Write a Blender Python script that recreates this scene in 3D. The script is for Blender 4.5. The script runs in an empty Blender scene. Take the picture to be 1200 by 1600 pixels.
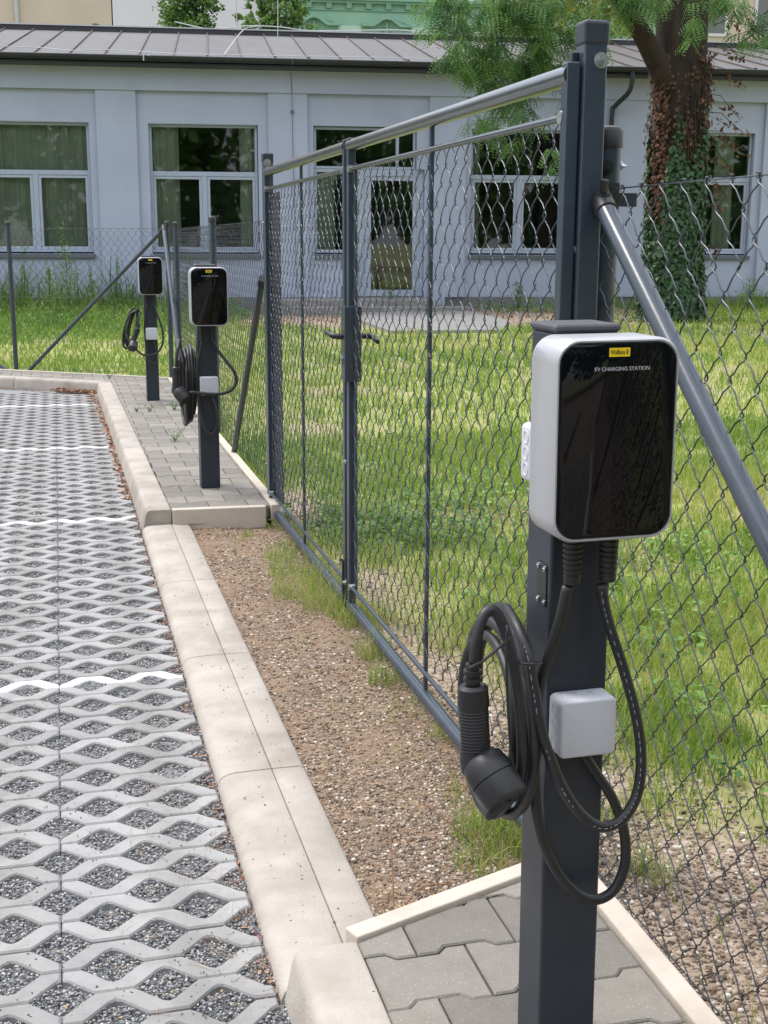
import bpy, bmesh, math, random
import numpy as np
from mathutils import Vector, Matrix
R = math.radians
rng = np.random.default_rng(7)
random.seed(7)
S = bpy.context.scene
COL = S.collection

# ------------------------------------------------------------------ camera
F_PX, PITCH, ROLL, YAW, CAM_H = 1935.1, 0.215158, 0.0042856, 0.254632, 1.431
fw = Vector((math.sin(YAW), math.cos(YAW), 0)); rt = Vector((math.cos(YAW), -math.sin(YAW), 0)); up = Vector((0, 0, 1))
FW = fw*math.cos(PITCH) - up*math.sin(PITCH); UP = up*math.cos(PITCH) + fw*math.sin(PITCH)
RT2 = rt*math.cos(ROLL) + UP*math.sin(ROLL); UP2 = UP*math.cos(ROLL) - rt*math.sin(ROLL)
cam = bpy.data.cameras.new('camera'); cam.sensor_fit = 'VERTICAL'; cam.sensor_height = 24.0
cam.lens = F_PX/1600*24.0; cam.clip_start = 0.05; cam.clip_end = 2000
co = bpy.data.objects.new('camera', cam); COL.objects.link(co)
m = Matrix.Identity(4)
for i in range(3):
    m[i][0], m[i][1], m[i][2] = RT2[i], UP2[i], -FW[i]
m[2][3] = CAM_H
co.matrix_world = m
S.camera = co

# ------------------------------------------------------------------ sky, sun, exposure
SUN_EL, SUN_AZ = R(58), R(-48)      # azimuth clockwise from +Y: the sun stands high, to the left and beyond the fence, behind thin cloud
W = bpy.data.worlds.new('World'); S.world = W; W.use_nodes = True
nt = W.node_tree; nt.nodes.clear()
sky = nt.nodes.new('ShaderNodeTexSky'); sky.sky_type = 'NISHITA'; sky.sun_disc = False
sky.sun_elevation = SUN_EL; sky.sun_rotation = SUN_AZ; sky.air_density = 1.0; sky.dust_density = 2.5; sky.ozone_density = 1.0
cl = nt.nodes.new('ShaderNodeMix'); cl.data_type = 'RGBA'; cl.inputs[0].default_value = 0.72
# thin bright cloud: brighter overhead than at the horizon, as an overcast sky is
tcw = nt.nodes.new('ShaderNodeTexCoord'); sx = nt.nodes.new('ShaderNodeSeparateXYZ'); nt.links.new(tcw.outputs['Generated'], sx.inputs[0])
mrw = nt.nodes.new('ShaderNodeMapRange'); mrw.inputs[3].default_value = 0.42; mrw.inputs[4].default_value = 1.25; nt.links.new(sx.outputs['Z'], mrw.inputs[0])
nzw = nt.nodes.new('ShaderNodeTexNoise'); nzw.inputs['Scale'].default_value = 2.2; nzw.inputs['Detail'].default_value = 5; nt.links.new(tcw.outputs['Generated'], nzw.inputs['Vector'])
mr2 = nt.nodes.new('ShaderNodeMapRange'); mr2.inputs[3].default_value = 0.8; mr2.inputs[4].default_value = 1.2; nt.links.new(nzw.outputs['Fac'], mr2.inputs[0])
mlw = nt.nodes.new('ShaderNodeMath'); mlw.operation = 'MULTIPLY'; nt.links.new(mrw.outputs[0], mlw.inputs[0]); nt.links.new(mr2.outputs[0], mlw.inputs[1])
vm = nt.nodes.new('ShaderNodeVectorMath'); vm.operation = 'SCALE'; vm.inputs[0].default_value = (12.0, 12.4, 13.4); nt.links.new(mlw.outputs[0], vm.inputs['Scale']); nt.links.new(vm.outputs[0], cl.inputs[7])
bgn = nt.nodes.new('ShaderNodeBackground'); bgn.inputs[1].default_value = 0.1
out = nt.nodes.new('ShaderNodeOutputWorld')
nt.links.new(sky.outputs[0], cl.inputs[6]); nt.links.new(cl.outputs[2], bgn.inputs[0]); nt.links.new(bgn.outputs[0], out.inputs[0])
sl = bpy.data.lights.new('sun', 'SUN'); sl.energy = 1.5; sl.angle = R(16); sl.color = (1, 0.96, 0.9)
so = bpy.data.objects.new('sun', sl); COL.objects.link(so)
sd = Vector((math.sin(SUN_AZ)*math.cos(SUN_EL), math.cos(SUN_AZ)*math.cos(SUN_EL), math.sin(SUN_EL)))
so.rotation_euler = sd.to_track_quat('Z', 'Y').to_euler(); so.location = sd*30
S.view_settings.view_transform = 'Standard'; S.view_settings.look = 'None'
S.view_settings.gamma = 1; S.view_settings.use_curve_mapping = False
S.view_settings.exposure = 0.84
S.cycles.max_bounces = 8; S.cycles.transparent_max_bounces = 12

# ------------------------------------------------------------------ materials
def lin(c):
    return tuple(((v/255)/12.92 if v/255 <= 0.04045 else ((v/255+0.055)/1.055)**2.4) for v in c)
MATS = {}
def mat(name, c1, c2=None, scale=8.0, rough=0.7, metal=0.0, bump=0.0, bscale=None, spec=0.5, coat=0.0, objrand=0.0, attr=None,
        speck=None, speck_scale=60.0, speck_t=0.1, stain=None, stain_scale=1.2, stain_amt=0.5, coord='Object', stretch=None, trans=0.0, detail=6.0):
    m = bpy.data.materials.new(name); m.use_nodes = True; MATS[name] = m
    n = m.node_tree; b = n.nodes['Principled BSDF']; L = n.links.new
    b.inputs['Roughness'].default_value = rough; b.inputs['Metallic'].default_value = metal
    b.inputs['Specular IOR Level'].default_value = spec; b.inputs['Coat Weight'].default_value = coat
    if coat: b.inputs['Coat Roughness'].default_value = 0.08
    tc = n.nodes.new('ShaderNodeTexCoord'); vec = tc.outputs[coord]
    if stretch:
        mp = n.nodes.new('ShaderNodeMapping'); mp.inputs['Scale'].default_value = stretch; L(vec, mp.inputs['Vector']); vec = mp.outputs[0]
    if c2 is None: c2 = tuple(v*0.82 for v in c1)
    no = n.nodes.new('ShaderNodeTexNoise'); no.inputs['Scale'].default_value = scale; no.inputs['Detail'].default_value = detail; no.inputs['Roughness'].default_value = 0.62
    L(vec, no.inputs['Vector'])
    mr = n.nodes.new('ShaderNodeMapRange'); mr.inputs[1].default_value = 0.34; mr.inputs[2].default_value = 0.66; L(no.outputs['Fac'], mr.inputs[0])
    mx = n.nodes.new('ShaderNodeMix'); mx.data_type = 'RGBA'; mx.inputs[6].default_value = (*c1, 1); mx.inputs[7].default_value = (*c2, 1); L(mr.outputs[0], mx.inputs[0])
    col = mx.outputs[2]
    if stain:
        n2 = n.nodes.new('ShaderNodeTexNoise'); n2.inputs['Scale'].default_value = stain_scale; n2.inputs['Detail'].default_value = 5; L(vec, n2.inputs['Vector'])
        m2 = n.nodes.new('ShaderNodeMapRange'); m2.inputs[1].default_value = 0.45; m2.inputs[2].default_value = 0.72; m2.inputs[4].default_value = stain_amt; L(n2.outputs['Fac'], m2.inputs[0])
        x2 = n.nodes.new('ShaderNodeMix'); x2.data_type = 'RGBA'; L(m2.outputs[0], x2.inputs[0]); L(col, x2.inputs[6]); x2.inputs[7].default_value = (*stain, 1); col = x2.outputs[2]
    if speck:
        v = n.nodes.new('ShaderNodeTexVoronoi'); v.inputs['Scale'].default_value = speck_scale; L(vec, v.inputs['Vector'])
        m3 = n.nodes.new('ShaderNodeMapRange'); m3.inputs[1].default_value = speck_t; m3.inputs[2].default_value = speck_t*0.6; L(v.outputs['Distance'], m3.inputs[0])
        sp = n.nodes.new('ShaderNodeSeparateColor'); L(v.outputs['Color'], sp.inputs[0])
        gt = n.nodes.new('ShaderNodeMath'); gt.operation = 'GREATER_THAN'; gt.inputs[1].default_value = 0.6; L(sp.outputs[0], gt.inputs[0])
        ml = n.nodes.new('ShaderNodeMath'); ml.operation = 'MULTIPLY'; L(m3.outputs[0], ml.inputs[0]); L(gt.outputs[0], ml.inputs[1])
        x3 = n.nodes.new('ShaderNodeMix'); x3.data_type = 'RGBA'; L(ml.outputs[0], x3.inputs[0]); L(col, x3.inputs[6]); x3.inputs[7].default_value = (*speck, 1); col = x3.outputs[2]
    if objrand:
        oi = n.nodes.new('ShaderNodeObjectInfo'); hs = n.nodes.new('ShaderNodeHueSaturation')
        m4 = n.nodes.new('ShaderNodeMapRange'); m4.inputs[3].default_value = 1-objrand; m4.inputs[4].default_value = 1+objrand; L(oi.outputs['Random'], m4.inputs[0])
        L(m4.outputs[0], hs.inputs['Value']); L(col, hs.inputs['Color']); col = hs.outputs[0]
    if attr:   # palette picked by a per-piece random value stored on the mesh
        at = n.nodes.new('ShaderNodeAttribute'); at.attribute_name = 'rnd'
        cr = n.nodes.new('ShaderNodeValToRGB'); cr.color_ramp.interpolation = 'LINEAR'
        while len(cr.color_ramp.elements) > 1: cr.color_ramp.elements.remove(cr.color_ramp.elements[-1])
        for i, (p, c) in enumerate(attr):
            e = cr.color_ramp.elements[0] if i == 0 else cr.color_ramp.elements.new(p)
            e.position = p; e.color = (*c, 1)
        L(at.outputs['Fac'], cr.inputs[0])
        x4 = n.nodes.new('ShaderNodeMix'); x4.data_type = 'RGBA'; x4.blend_type = 'MULTIPLY'; x4.inputs[0].default_value = 1; L(cr.outputs[0], x4.inputs[6]); L(col, x4.inputs[7]); col = x4.outputs[2]
    L(col, b.inputs['Base Color'])
    if trans:   # thin leaf: part of the light passes through
        tr = n.nodes.new('ShaderNodeBsdfTranslucent'); L(col, tr.inputs[0]); ms = n.nodes.new('ShaderNodeMixShader'); ms.inputs[0].default_value = trans
        L(b.outputs[0], ms.inputs[1]); L(tr.outputs[0], ms.inputs[2]); L(ms.outputs[0], n.nodes['Material Output'].inputs['Surface'])
    if bump:
        nb = n.nodes.new('ShaderNodeTexNoise'); nb.inputs['Scale'].default_value = bscale or scale*4; nb.inputs['Detail'].default_value = 4; L(vec, nb.inputs['Vector'])
        bp = n.nodes.new('ShaderNodeBump'); bp.inputs['Strength'].default_value = bump; bp.inputs['Distance'].default_value = 0.004; L(nb.outputs['Fac'], bp.inputs['Height']); L(bp.outputs[0], b.inputs['Normal'])
    return m

WH = (1, 1, 1)
M_kerb = mat('pale_concrete', (0.345, 0.305, 0.265), (0.43, 0.39, 0.345), 7, 0.88, bump=0.5, bscale=140, speck=(0.10, 0.09, 0.08), speck_scale=34, speck_t=0.11, stain=(0.235, 0.20, 0.16), stain_scale=4.5, stain_amt=0.7, objrand=0.05)
M_edging = mat('cream_edging', (0.46, 0.40, 0.33), (0.55, 0.49, 0.415), 9, 0.85, bump=0.25, bscale=120, stain=(0.42, 0.37, 0.31), stain_scale=3, stain_amt=0.5, objrand=0.04)
M_paver = mat('grid_paver_concrete', (0.245, 0.24, 0.235), (0.335, 0.328, 0.32), 9, 0.85, bump=0.3, bscale=150, speck=(0.20, 0.19, 0.18), speck_scale=45, speck_t=0.12, stain=(0.175, 0.165, 0.15), stain_scale=6, stain_amt=0.7, objrand=0.12)
M_paint = mat('white_marking', (0.74, 0.74, 0.735), (0.60, 0.595, 0.58), 22, 0.6, bump=0.15, bscale=120, stain=(0.42, 0.41, 0.39), stain_scale=9, stain_amt=0.6, objrand=0.02)
M_tile = mat('block_paving', (0.185, 0.168, 0.145), (0.255, 0.233, 0.203), 7, 0.9, bump=0.5, bscale=220, speck=(0.42, 0.40, 0.37), speck_scale=170, speck_t=0.22, stain=(0.165, 0.15, 0.13), stain_scale=9, stain_amt=0.5, objrand=0.2)
M_bed = mat('joint_sand', (0.17, 0.155, 0.135), (0.10, 0.09, 0.08), 40, 0.95, bump=0.6, bscale=200)
M_gravelbed = mat('gravel_bed', (0.16, 0.16, 0.165), (0.30, 0.30, 0.31), 180, 0.9, bump=1.0, bscale=200)
M_soil = mat('gravelly_soil', (0.19, 0.125, 0.08), (0.27, 0.19, 0.13), 30, 0.95, bump=1.0, bscale=160, stain=(0.17, 0.12, 0.085), stain_scale=3, stain_amt=0.7)
M_peb_grey = mat('grey_chippings', WH, (0.8, 0.8, 0.8), 90, 0.7, attr=[(0, (0.09, 0.095, 0.105)), (0.35, (0.20, 0.205, 0.215)), (0.7, (0.34, 0.34, 0.345)), (0.93, (0.50, 0.49, 0.47)), (0.96, (0.42, 0.28, 0.16)), (1, (0.6, 0.58, 0.5))])
M_peb_brown = mat('mixed_pebbles', WH, (0.8, 0.8, 0.8), 90, 0.7, attr=[(0, (0.07, 0.053, 0.042)), (0.25, (0.17, 0.118, 0.083)), (0.5, (0.29, 0.21, 0.15)), (0.78, (0.42, 0.33, 0.245)), (0.93, (0.58, 0.51, 0.42)), (1, (0.74, 0.70, 0.63))])
M_anth = mat('anthracite_paint', (0.030, 0.043, 0.062), (0.036, 0.049, 0.069), 3, 0.24, spec=0.6, bump=0.03, bscale=60, stain=(0.075, 0.085, 0.10), stain_scale=14, stain_amt=0.25)
M_anth2 = mat('anthracite_powder_coat', (0.016, 0.023, 0.034), (0.021, 0.028, 0.040), 30, 0.42, spec=0.5, bump=0.12, bscale=500, stain=(0.055, 0.058, 0.063), stain_scale=10, stain_amt=0.22)
M_galv = mat('galvanised_rail', (0.16, 0.175, 0.20), (0.22, 0.235, 0.255), 18, 0.17, metal=0.9, stretch=(1, 0.1, 1), bump=0.03)
M_wire = mat('coated_wire', (0.055, 0.064, 0.078), (0.075, 0.085, 0.10), 60, 0.25, metal=0.5, spec=0.7)
M_zinc = mat('zinc_bolt', (0.55, 0.56, 0.57), (0.40, 0.41, 0.42), 90, 0.3, metal=0.9)
M_plastic = mat('black_plastic', (0.010, 0.0105, 0.012), (0.014, 0.0145, 0.016), 60, 0.42, bump=0.08, bscale=400)
M_cap = mat('dusty_plastic_cap', (0.045, 0.048, 0.055), (0.07, 0.072, 0.078), 25, 0.6, bump=0.1, bscale=300)
M_rubber = mat('black_rubber', (0.011, 0.0115, 0.013), (0.016, 0.0165, 0.018), 40, 0.46, bump=0.06, bscale=200, stain=(0.035, 0.034, 0.033), stain_scale=12, stain_amt=0.35)
M_silver = mat('silver_housing', (0.43, 0.435, 0.455), (0.40, 0.405, 0.425), 300, 0.36, metal=0.3, bump=0.04, bscale=900)
M_gloss = mat('black_gloss_panel', (0.003, 0.0035, 0.005), (0.004, 0.0045, 0.006), 4, 0.03, spec=0.3)
M_jbox = mat('light_grey_plastic', (0.55, 0.56, 0.60), (0.52, 0.53, 0.57), 200, 0.5, bump=0.06, bscale=600)
M_yel = mat('yellow_label', (0.80, 0.58, 0.01), (0.76, 0.54, 0.01), 20, 0.5)
M_ink = mat('black_ink', (0.03, 0.03, 0.02), None, 20, 0.5)
M_white_ink = mat('white_print', (0.50, 0.51, 0.55), None, 20, 0.5)
M_wall = mat('lilac_render', (0.385, 0.43, 0.565), (0.415, 0.46, 0.595), 1.2, 0.9, bump=0.2, bscale=60, stain=(0.345, 0.38, 0.485), stain_scale=0.9, stain_amt=0.6)
M_plinth = mat('grey_plinth', (0.17, 0.175, 0.19), (0.21, 0.215, 0.23), 3, 0.9, bump=0.3, bscale=60, stain=(0.13, 0.13, 0.135), stain_scale=1.5, stain_amt=0.6)
M_frame = mat('pale_window_frame', (0.34, 0.395, 0.50), (0.38, 0.435, 0.54), 5, 0.45)
M_sill = mat('dark_sill', (0.10, 0.115, 0.145), (0.13, 0.145, 0.175), 5, 0.5)
M_curtain = mat('pale_curtain', (0.74, 0.76, 0.70), (0.55, 0.57, 0.52), 9, 0.9, stretch=(1.6, 1, 0.05))
M_inside = mat('dim_interior', (0.14, 0.155, 0.13), (0.07, 0.08, 0.07), 1.5, 0.9)
M_roof = mat('grey_sheet_roof', (0.118, 0.115, 0.118), (0.146, 0.142, 0.145), 1.4, 0.6, spec=0.3, stain=(0.12, 0.108, 0.10), stain_scale=2.5, stain_amt=0.6, objrand=0.08)
M_seam = mat('weathered_seam', (0.07, 0.055, 0.05), (0.13, 0.08, 0.06), 6, 0.7)
M_rust = mat('rusty_clip', (0.45, 0.17, 0.06), (0.30, 0.12, 0.06), 9, 0.8)
M_gutter = mat('dark_gutter', (0.022, 0.024, 0.03), (0.03, 0.032, 0.04), 5, 0.4)
M_cable_w = mat('pale_conductor', (0.50, 0.51, 0.52), (0.42, 0.42, 0.43), 9, 0.5)
M_cream = mat('cream_facade', (0.52, 0.44, 0.345), (0.56, 0.475, 0.375), 1.0, 0.9, bump=0.2, bscale=20, stain=(0.48, 0.40, 0.31), stain_scale=0.6)
M_white = mat('white_facade', (0.60, 0.59, 0.61), (0.64, 0.63, 0.65), 1.0, 0.9, bump=0.2, bscale=20)
M_green = mat('mint_facade', (0.245, 0.43, 0.315), (0.275, 0.465, 0.345), 1.5, 0.9, bump=0.2, bscale=20)
M_green2 = mat('mint_moulding', (0.20, 0.37, 0.27), (0.225, 0.40, 0.295), 3, 0.9)
M_green3 = mat('pale_mint_panel', (0.40, 0.56, 0.46), (0.43, 0.59, 0.49), 2, 0.9)
M_redwin = mat('red_brown_wood', (0.14, 0.05, 0.04), (0.10, 0.04, 0.035), 8, 0.6)
M_bark = mat('dark_bark', (0.05, 0.034, 0.027), (0.018, 0.013, 0.011), 9, 0.95, bump=1.0, bscale=30, stretch=(1, 1, 0.2))
M_ivy = mat('ivy_leaf', WH, (0.75, 0.8, 0.75), 3, 0.5, trans=0.25, attr=[(0, (0.016, 0.05, 0.018)), (0.5, (0.035, 0.095, 0.03)), (0.9, (0.065, 0.15, 0.045)), (1, (0.11, 0.21, 0.06))])
M_deadivy = mat('withered_ivy_leaf', WH, (0.8, 0.75, 0.7), 3, 0.8, trans=0.2, attr=[(0, (0.035, 0.018, 0.012)), (0.5, (0.12, 0.058, 0.032)), (1, (0.27, 0.145, 0.085))])
M_locust = mat('feathery_leaf', WH, (0.8, 0.85, 0.8), 2, 0.55, trans=0.35, attr=[(0, (0.06, 0.14, 0.045)), (0.5, (0.13, 0.26, 0.07)), (0.85, (0.21, 0.38, 0.09)), (1, (0.36, 0.50, 0.11))])
M_leaf = mat('bright_leaf', WH, (0.85, 0.9, 0.8), 2, 0.55, trans=0.35, attr=[(0, (0.05, 0.12, 0.025)), (0.5, (0.12, 0.24, 0.05)), (1, (0.24, 0.36, 0.09))])
M_yleaf = mat('yellow_green_leaf', WH, (0.9, 0.9, 0.8), 2, 0.55, trans=0.4, attr=[(0, (0.14, 0.20, 0.03)), (0.5, (0.30, 0.34, 0.05)), (1, (0.48, 0.46, 0.08))])
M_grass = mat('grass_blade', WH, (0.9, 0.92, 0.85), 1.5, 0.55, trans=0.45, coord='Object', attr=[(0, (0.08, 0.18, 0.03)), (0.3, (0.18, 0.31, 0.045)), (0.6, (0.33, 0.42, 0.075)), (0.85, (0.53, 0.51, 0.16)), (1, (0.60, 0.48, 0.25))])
M_weed = mat('weed_leaf', WH, (0.85, 0.9, 0.8), 2, 0.6, trans=0.3, attr=[(0, (0.07, 0.16, 0.035)), (0.6, (0.16, 0.30, 0.055)), (1, (0.30, 0.42, 0.11))])
M_dry = mat('dry_straw', WH, (0.85, 0.8, 0.75), 8, 0.8, attr=[(0, (0.22, 0.12, 0.06)), (0.5, (0.42, 0.28, 0.14)), (1, (0.60, 0.47, 0.28))])
M_litter = mat('fallen_leaf', WH, (0.8, 0.75, 0.7), 20, 0.8, attr=[(0, (0.07, 0.035, 0.025)), (0.4, (0.20, 0.09, 0.055)), (0.75, (0.38, 0.20, 0.12)), (1, (0.52, 0.38, 0.22))])
M_step = mat('worn_concrete', (0.20, 0.19, 0.185), (0.26, 0.25, 0.24), 5, 0.9, bump=0.3, bscale=60, stain=(0.25, 0.24, 0.23), stain_scale=2)

def lawn_mat():
    m = mat('lawn_ground', (0.21, 0.25, 0.06), (0.33, 0.31, 0.11), 3.5, 0.95, bump=1.0, bscale=70)
    n = m.node_tree; L = n.links.new; b = n.nodes['Principled BSDF']
    at = n.nodes.new('ShaderNodeAttribute'); at.attribute_name = 'bare'
    no = n.nodes.new('ShaderNodeTexNoise'); no.inputs['Scale'].default_value = 40; no.inputs['Detail'].default_value = 6
    tc = n.nodes.new('ShaderNodeTexCoord'); L(tc.outputs['Object'], no.inputs['Vector'])
    so_ = n.nodes.new('ShaderNodeMix'); so_.data_type = 'RGBA'; so_.inputs[6].default_value = (0.20, 0.14, 0.10, 1); so_.inputs[7].default_value = (0.40, 0.31, 0.235, 1)
    mr = n.nodes.new('ShaderNodeMapRange'); mr.inputs[1].default_value = 0.35; mr.inputs[2].default_value = 0.65; L(no.outputs['Fac'], mr.inputs[0]); L(mr.outputs[0], so_.inputs[0])
    mx = n.nodes.new('ShaderNodeMix'); mx.data_type = 'RGBA'; L(at.outputs['Fac'], mx.inputs[0])
    L(b.inputs['Base Color'].links[0].from_socket, mx.inputs[6]); L(so_.outputs[2], mx.inputs[7]); L(mx.outputs[2], b.inputs['Base Color'])
    return m
M_lawn = lawn_mat()

def glass_mat():
    m = bpy.data.materials.new('window_glass'); m.use_nodes = True; n = m.node_tree; n.nodes.clear(); L = n.links.new
    o = n.nodes.new('ShaderNodeOutputMaterial'); g = n.nodes.new('ShaderNodeBsdfGlossy'); g.inputs['Roughness'].default_value = 0.02
    t = n.nodes.new('ShaderNodeBsdfTransparent'); t.inputs[0].default_value = (0.84, 0.88, 0.85, 1)
    f = n.nodes.new('ShaderNodeFresnel'); f.inputs[0].default_value = 1.75
    no = n.nodes.new('ShaderNodeTexNoise'); no.inputs['Scale'].default_value = 1.3; bp = n.nodes.new('ShaderNodeBump'); bp.inputs['Strength'].default_value = 0.03; bp.inputs['Distance'].default_value = 0.05
    tc = n.nodes.new('ShaderNodeTexCoord'); L(tc.outputs['Object'], no.inputs['Vector']); L(no.outputs['Fac'], bp.inputs['Height']); L(bp.outputs[0], g.inputs['Normal'])
    x = n.nodes.new('ShaderNodeMixShader'); L(f.outputs[0], x.inputs[0]); L(t.outputs[0], x.inputs[1]); L(g.outputs[0], x.inputs[2]); L(x.outputs[0], o.inputs[0])
    return m
M_glass = glass_mat()

# ------------------------------------------------------------------ mesh helpers
class MB:
    """collects polygons"""
    def __init__(s): s.v = []; s.f = []
    def add(s, v, f):
        o = len(s.v); s.v += [tuple(p) for p in v]; s.f += [tuple(i+o for i in q) for q in f]; return s
    def box(s, x0, x1, y0, y1, z0, z1):
        return s.add([(x0,y0,z0),(x1,y0,z0),(x1,y1,z0),(x0,y1,z0),(x0,y0,z1),(x1,y0,z1),(x1,y1,z1),(x0,y1,z1)],
                     [(0,3,2,1),(4,5,6,7),(0,1,5,4),(1,2,6,5),(2,3,7,6),(3,0,4,7)])
    def rings(s, rings, cap=True, closed=True):
        n = len(rings[0]); v = [p for r in rings for p in r]; f = []
        for i in range(len(rings)-1):
            for j in range(n if closed else n-1):
                a, b = i*n+j, i*n+(j+1) % n
                f.append((a, b, b+n, a+n))
        if cap: f.append(tuple(range(n))[::-1]); f.append(tuple(range((len(rings)-1)*n, len(rings)*n)))
        return s.add(v, f)
    def tube(s, pts, r, seg=8, cap=True):
        pts = [Vector(p) for p in pts]; n = len(pts); rr = r if hasattr(r, '__len__') else [r]*n
        t0 = (pts[1]-pts[0]).normalized(); a = Vector((0, 0, 1)) if abs(t0.z) < 0.9 else Vector((1, 0, 0))
        u = t0.cross(a).normalized(); rings = []
        for i in range(n):
            t = ((pts[min(i+1, n-1)]-pts[max(i-1, 0)])).normalized()
            u = (u - t*u.dot(t)).normalized(); w = t.cross(u)
            rings.append([pts[i]+u*(math.cos(2*math.pi*k/seg)*rr[i])+w*(math.sin(2*math.pi*k/seg)*rr[i]) for k in range(seg)])
        return s.rings(rings, cap)
    def mesh(s, name):
        me = bpy.data.meshes.new(name); me.from_pydata(s.v, [], s.f); me.update(); return me

def obj(name, me, mt=None, parent=None, smooth=False, bevel=0.0, bseg=2, loc=None, label=None, kind=None, autos=True):
    if isinstance(me, MB): me = me.mesh(name)
    if mt is not None and not me.materials: me.materials.append(mt)
    o = bpy.data.objects.new(name, me); COL.objects.link(o)
    if parent is not None: o.parent = parent
    if loc is not None: o.location = loc
    if bevel:
        b = o.modifiers.new('bevel', 'BEVEL'); b.width = bevel; b.segments = bseg; b.limit_method = 'ANGLE'; b.angle_limit = R(40); b.harden_normals = False
    if smooth:
        me.shade_smooth()
        if autos:
            me.set_sharp_from_angle(angle=R(38))
    if label: o['label'] = label
    if kind: o['kind'] = kind
    return o
def thing(name, label, cat, loc=(0, 0, 0), rz=0.0, group=None):
    o = bpy.data.objects.new(name, None); COL.objects.link(o); o.location = loc; o.rotation_euler = (0, 0, rz); o.empty_display_size = 0.1
    o['label'] = label; o['category'] = cat
    if group: o['group'] = group
    return o
def tag(o, label, cat, group=None):
    o['label'] = label; o['category'] = cat
    if group: o['group'] = group
    return o
def structure(name, loc=(0, 0, 0), rz=0.0, label=None):
    o = bpy.data.objects.new(name, None); COL.objects.link(o); o.location = loc; o.rotation_euler = (0, 0, rz); o['kind'] = 'structure'
    if label: o['label'] = label
    return o
def npmesh(name, V, Fc, rnd=None, mt=None):
    """V (n,3) verts, Fc (m,k) equal-sized faces, rnd per-vertex value"""
    me = bpy.data.meshes.new(name); k = Fc.shape[1]
    me.vertices.add(len(V)); me.vertices.foreach_set('co', np.asarray(V, np.float32).ravel())
    me.loops.add(Fc.size); me.loops.foreach_set('vertex_index', Fc.astype(np.int32).ravel())
    me.polygons.add(len(Fc)); me.polygons.foreach_set('loop_start', np.arange(0, Fc.size, k, dtype=np.int32))
    try: me.polygons.foreach_set('loop_total', np.full(len(Fc), k, np.int32))
    except Exception: pass
    if rnd is not None:
        a = me.attributes.new('rnd', 'FLOAT', 'POINT'); a.data.foreach_set('value', np.asarray(rnd, np.float32))
    me.update(calc_edges=True)
    if mt: me.materials.append(mt)
    return me

def vnoise(x, y, seed=0):
    """smooth value noise, vectorised, 0..1"""
    x = np.asarray(x, float); y = np.asarray(y, float); xi = np.floor(x).astype(int); yi = np.floor(y).astype(int)
    fx = x-xi; fy = y-yi; fx = fx*fx*(3-2*fx); fy = fy*fy*(3-2*fy)
    def h(a, b):
        n = (a*374761393 + b*668265263 + seed*982451653) & 0xffffffff
        n = ((n ^ (n >> 13))*1274126177) & 0xffffffff
        return ((n ^ (n >> 16)) & 0xffff)/65535.0
    return (h(xi, yi)*(1-fx)+h(xi+1, yi)*fx)*(1-fy)+(h(xi, yi+1)*(1-fx)+h(xi+1, yi+1)*fx)*fy
def fbm(x, y, seed=0):
    return 0.5*vnoise(x, y, seed)+0.3*vnoise(x*2.1, y*2.1, seed+1)+0.2*vnoise(x*4.3, y*4.3, seed+2)

# icosahedron for pebbles
_t = (1+5**.5)/2
ICO_V = np.array([(-1,_t,0),(1,_t,0),(-1,-_t,0),(1,-_t,0),(0,-1,_t),(0,1,_t),(0,-1,-_t),(0,1,-_t),(_t,0,-1),(_t,0,1),(-_t,0,-1),(-_t,0,1)])/math.sqrt(1+_t*_t)
ICO_F = np.array([(0,11,5),(0,5,1),(0,1,7),(0,7,10),(0,10,11),(1,5,9),(5,11,4),(11,10,2),(10,7,6),(7,1,8),(3,9,4),(3,4,2),(3,2,6),(3,6,8),(3,8,9),(4,9,5),(2,4,11),(6,2,10),(8,6,7),(9,8,1)])
def pebbles(name, P, size, mt, flat=0.6, rnd=None):
    n = len(P); s = size.reshape(-1, 1, 1)
    v = ICO_V[None]*(1+rng.uniform(-0.28, 0.28, (n, 12, 1)))*np.stack([rng.uniform(.7, 1.3, n), rng.uniform(.6, 1.0, n), np.full(n, flat)], -1)[:, None, :]
    a = rng.uniform(0, 2*np.pi, n); c, sn = np.cos(a)[:, None], np.sin(a)[:, None]
    tl = rng.uniform(-.5, .5, (n, 1)); x, y, z = v[..., 0], v[..., 1], v[..., 2]
    y, z = y*np.cos(tl)-z*np.sin(tl), y*np.sin(tl)+z*np.cos(tl)
    v = np.stack([x*c-y*sn, x*sn+y*c, z], -1)*s + P[:, None, :]
    Fc = (ICO_F[None]+(np.arange(n)*12)[:, None, None]).reshape(-1, 3)
    r = np.repeat(rng.uniform(0, 1, n) if rnd is None else rnd, 12)
    return npmesh(name, v.reshape(-1, 3), Fc, r, mt)
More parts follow.
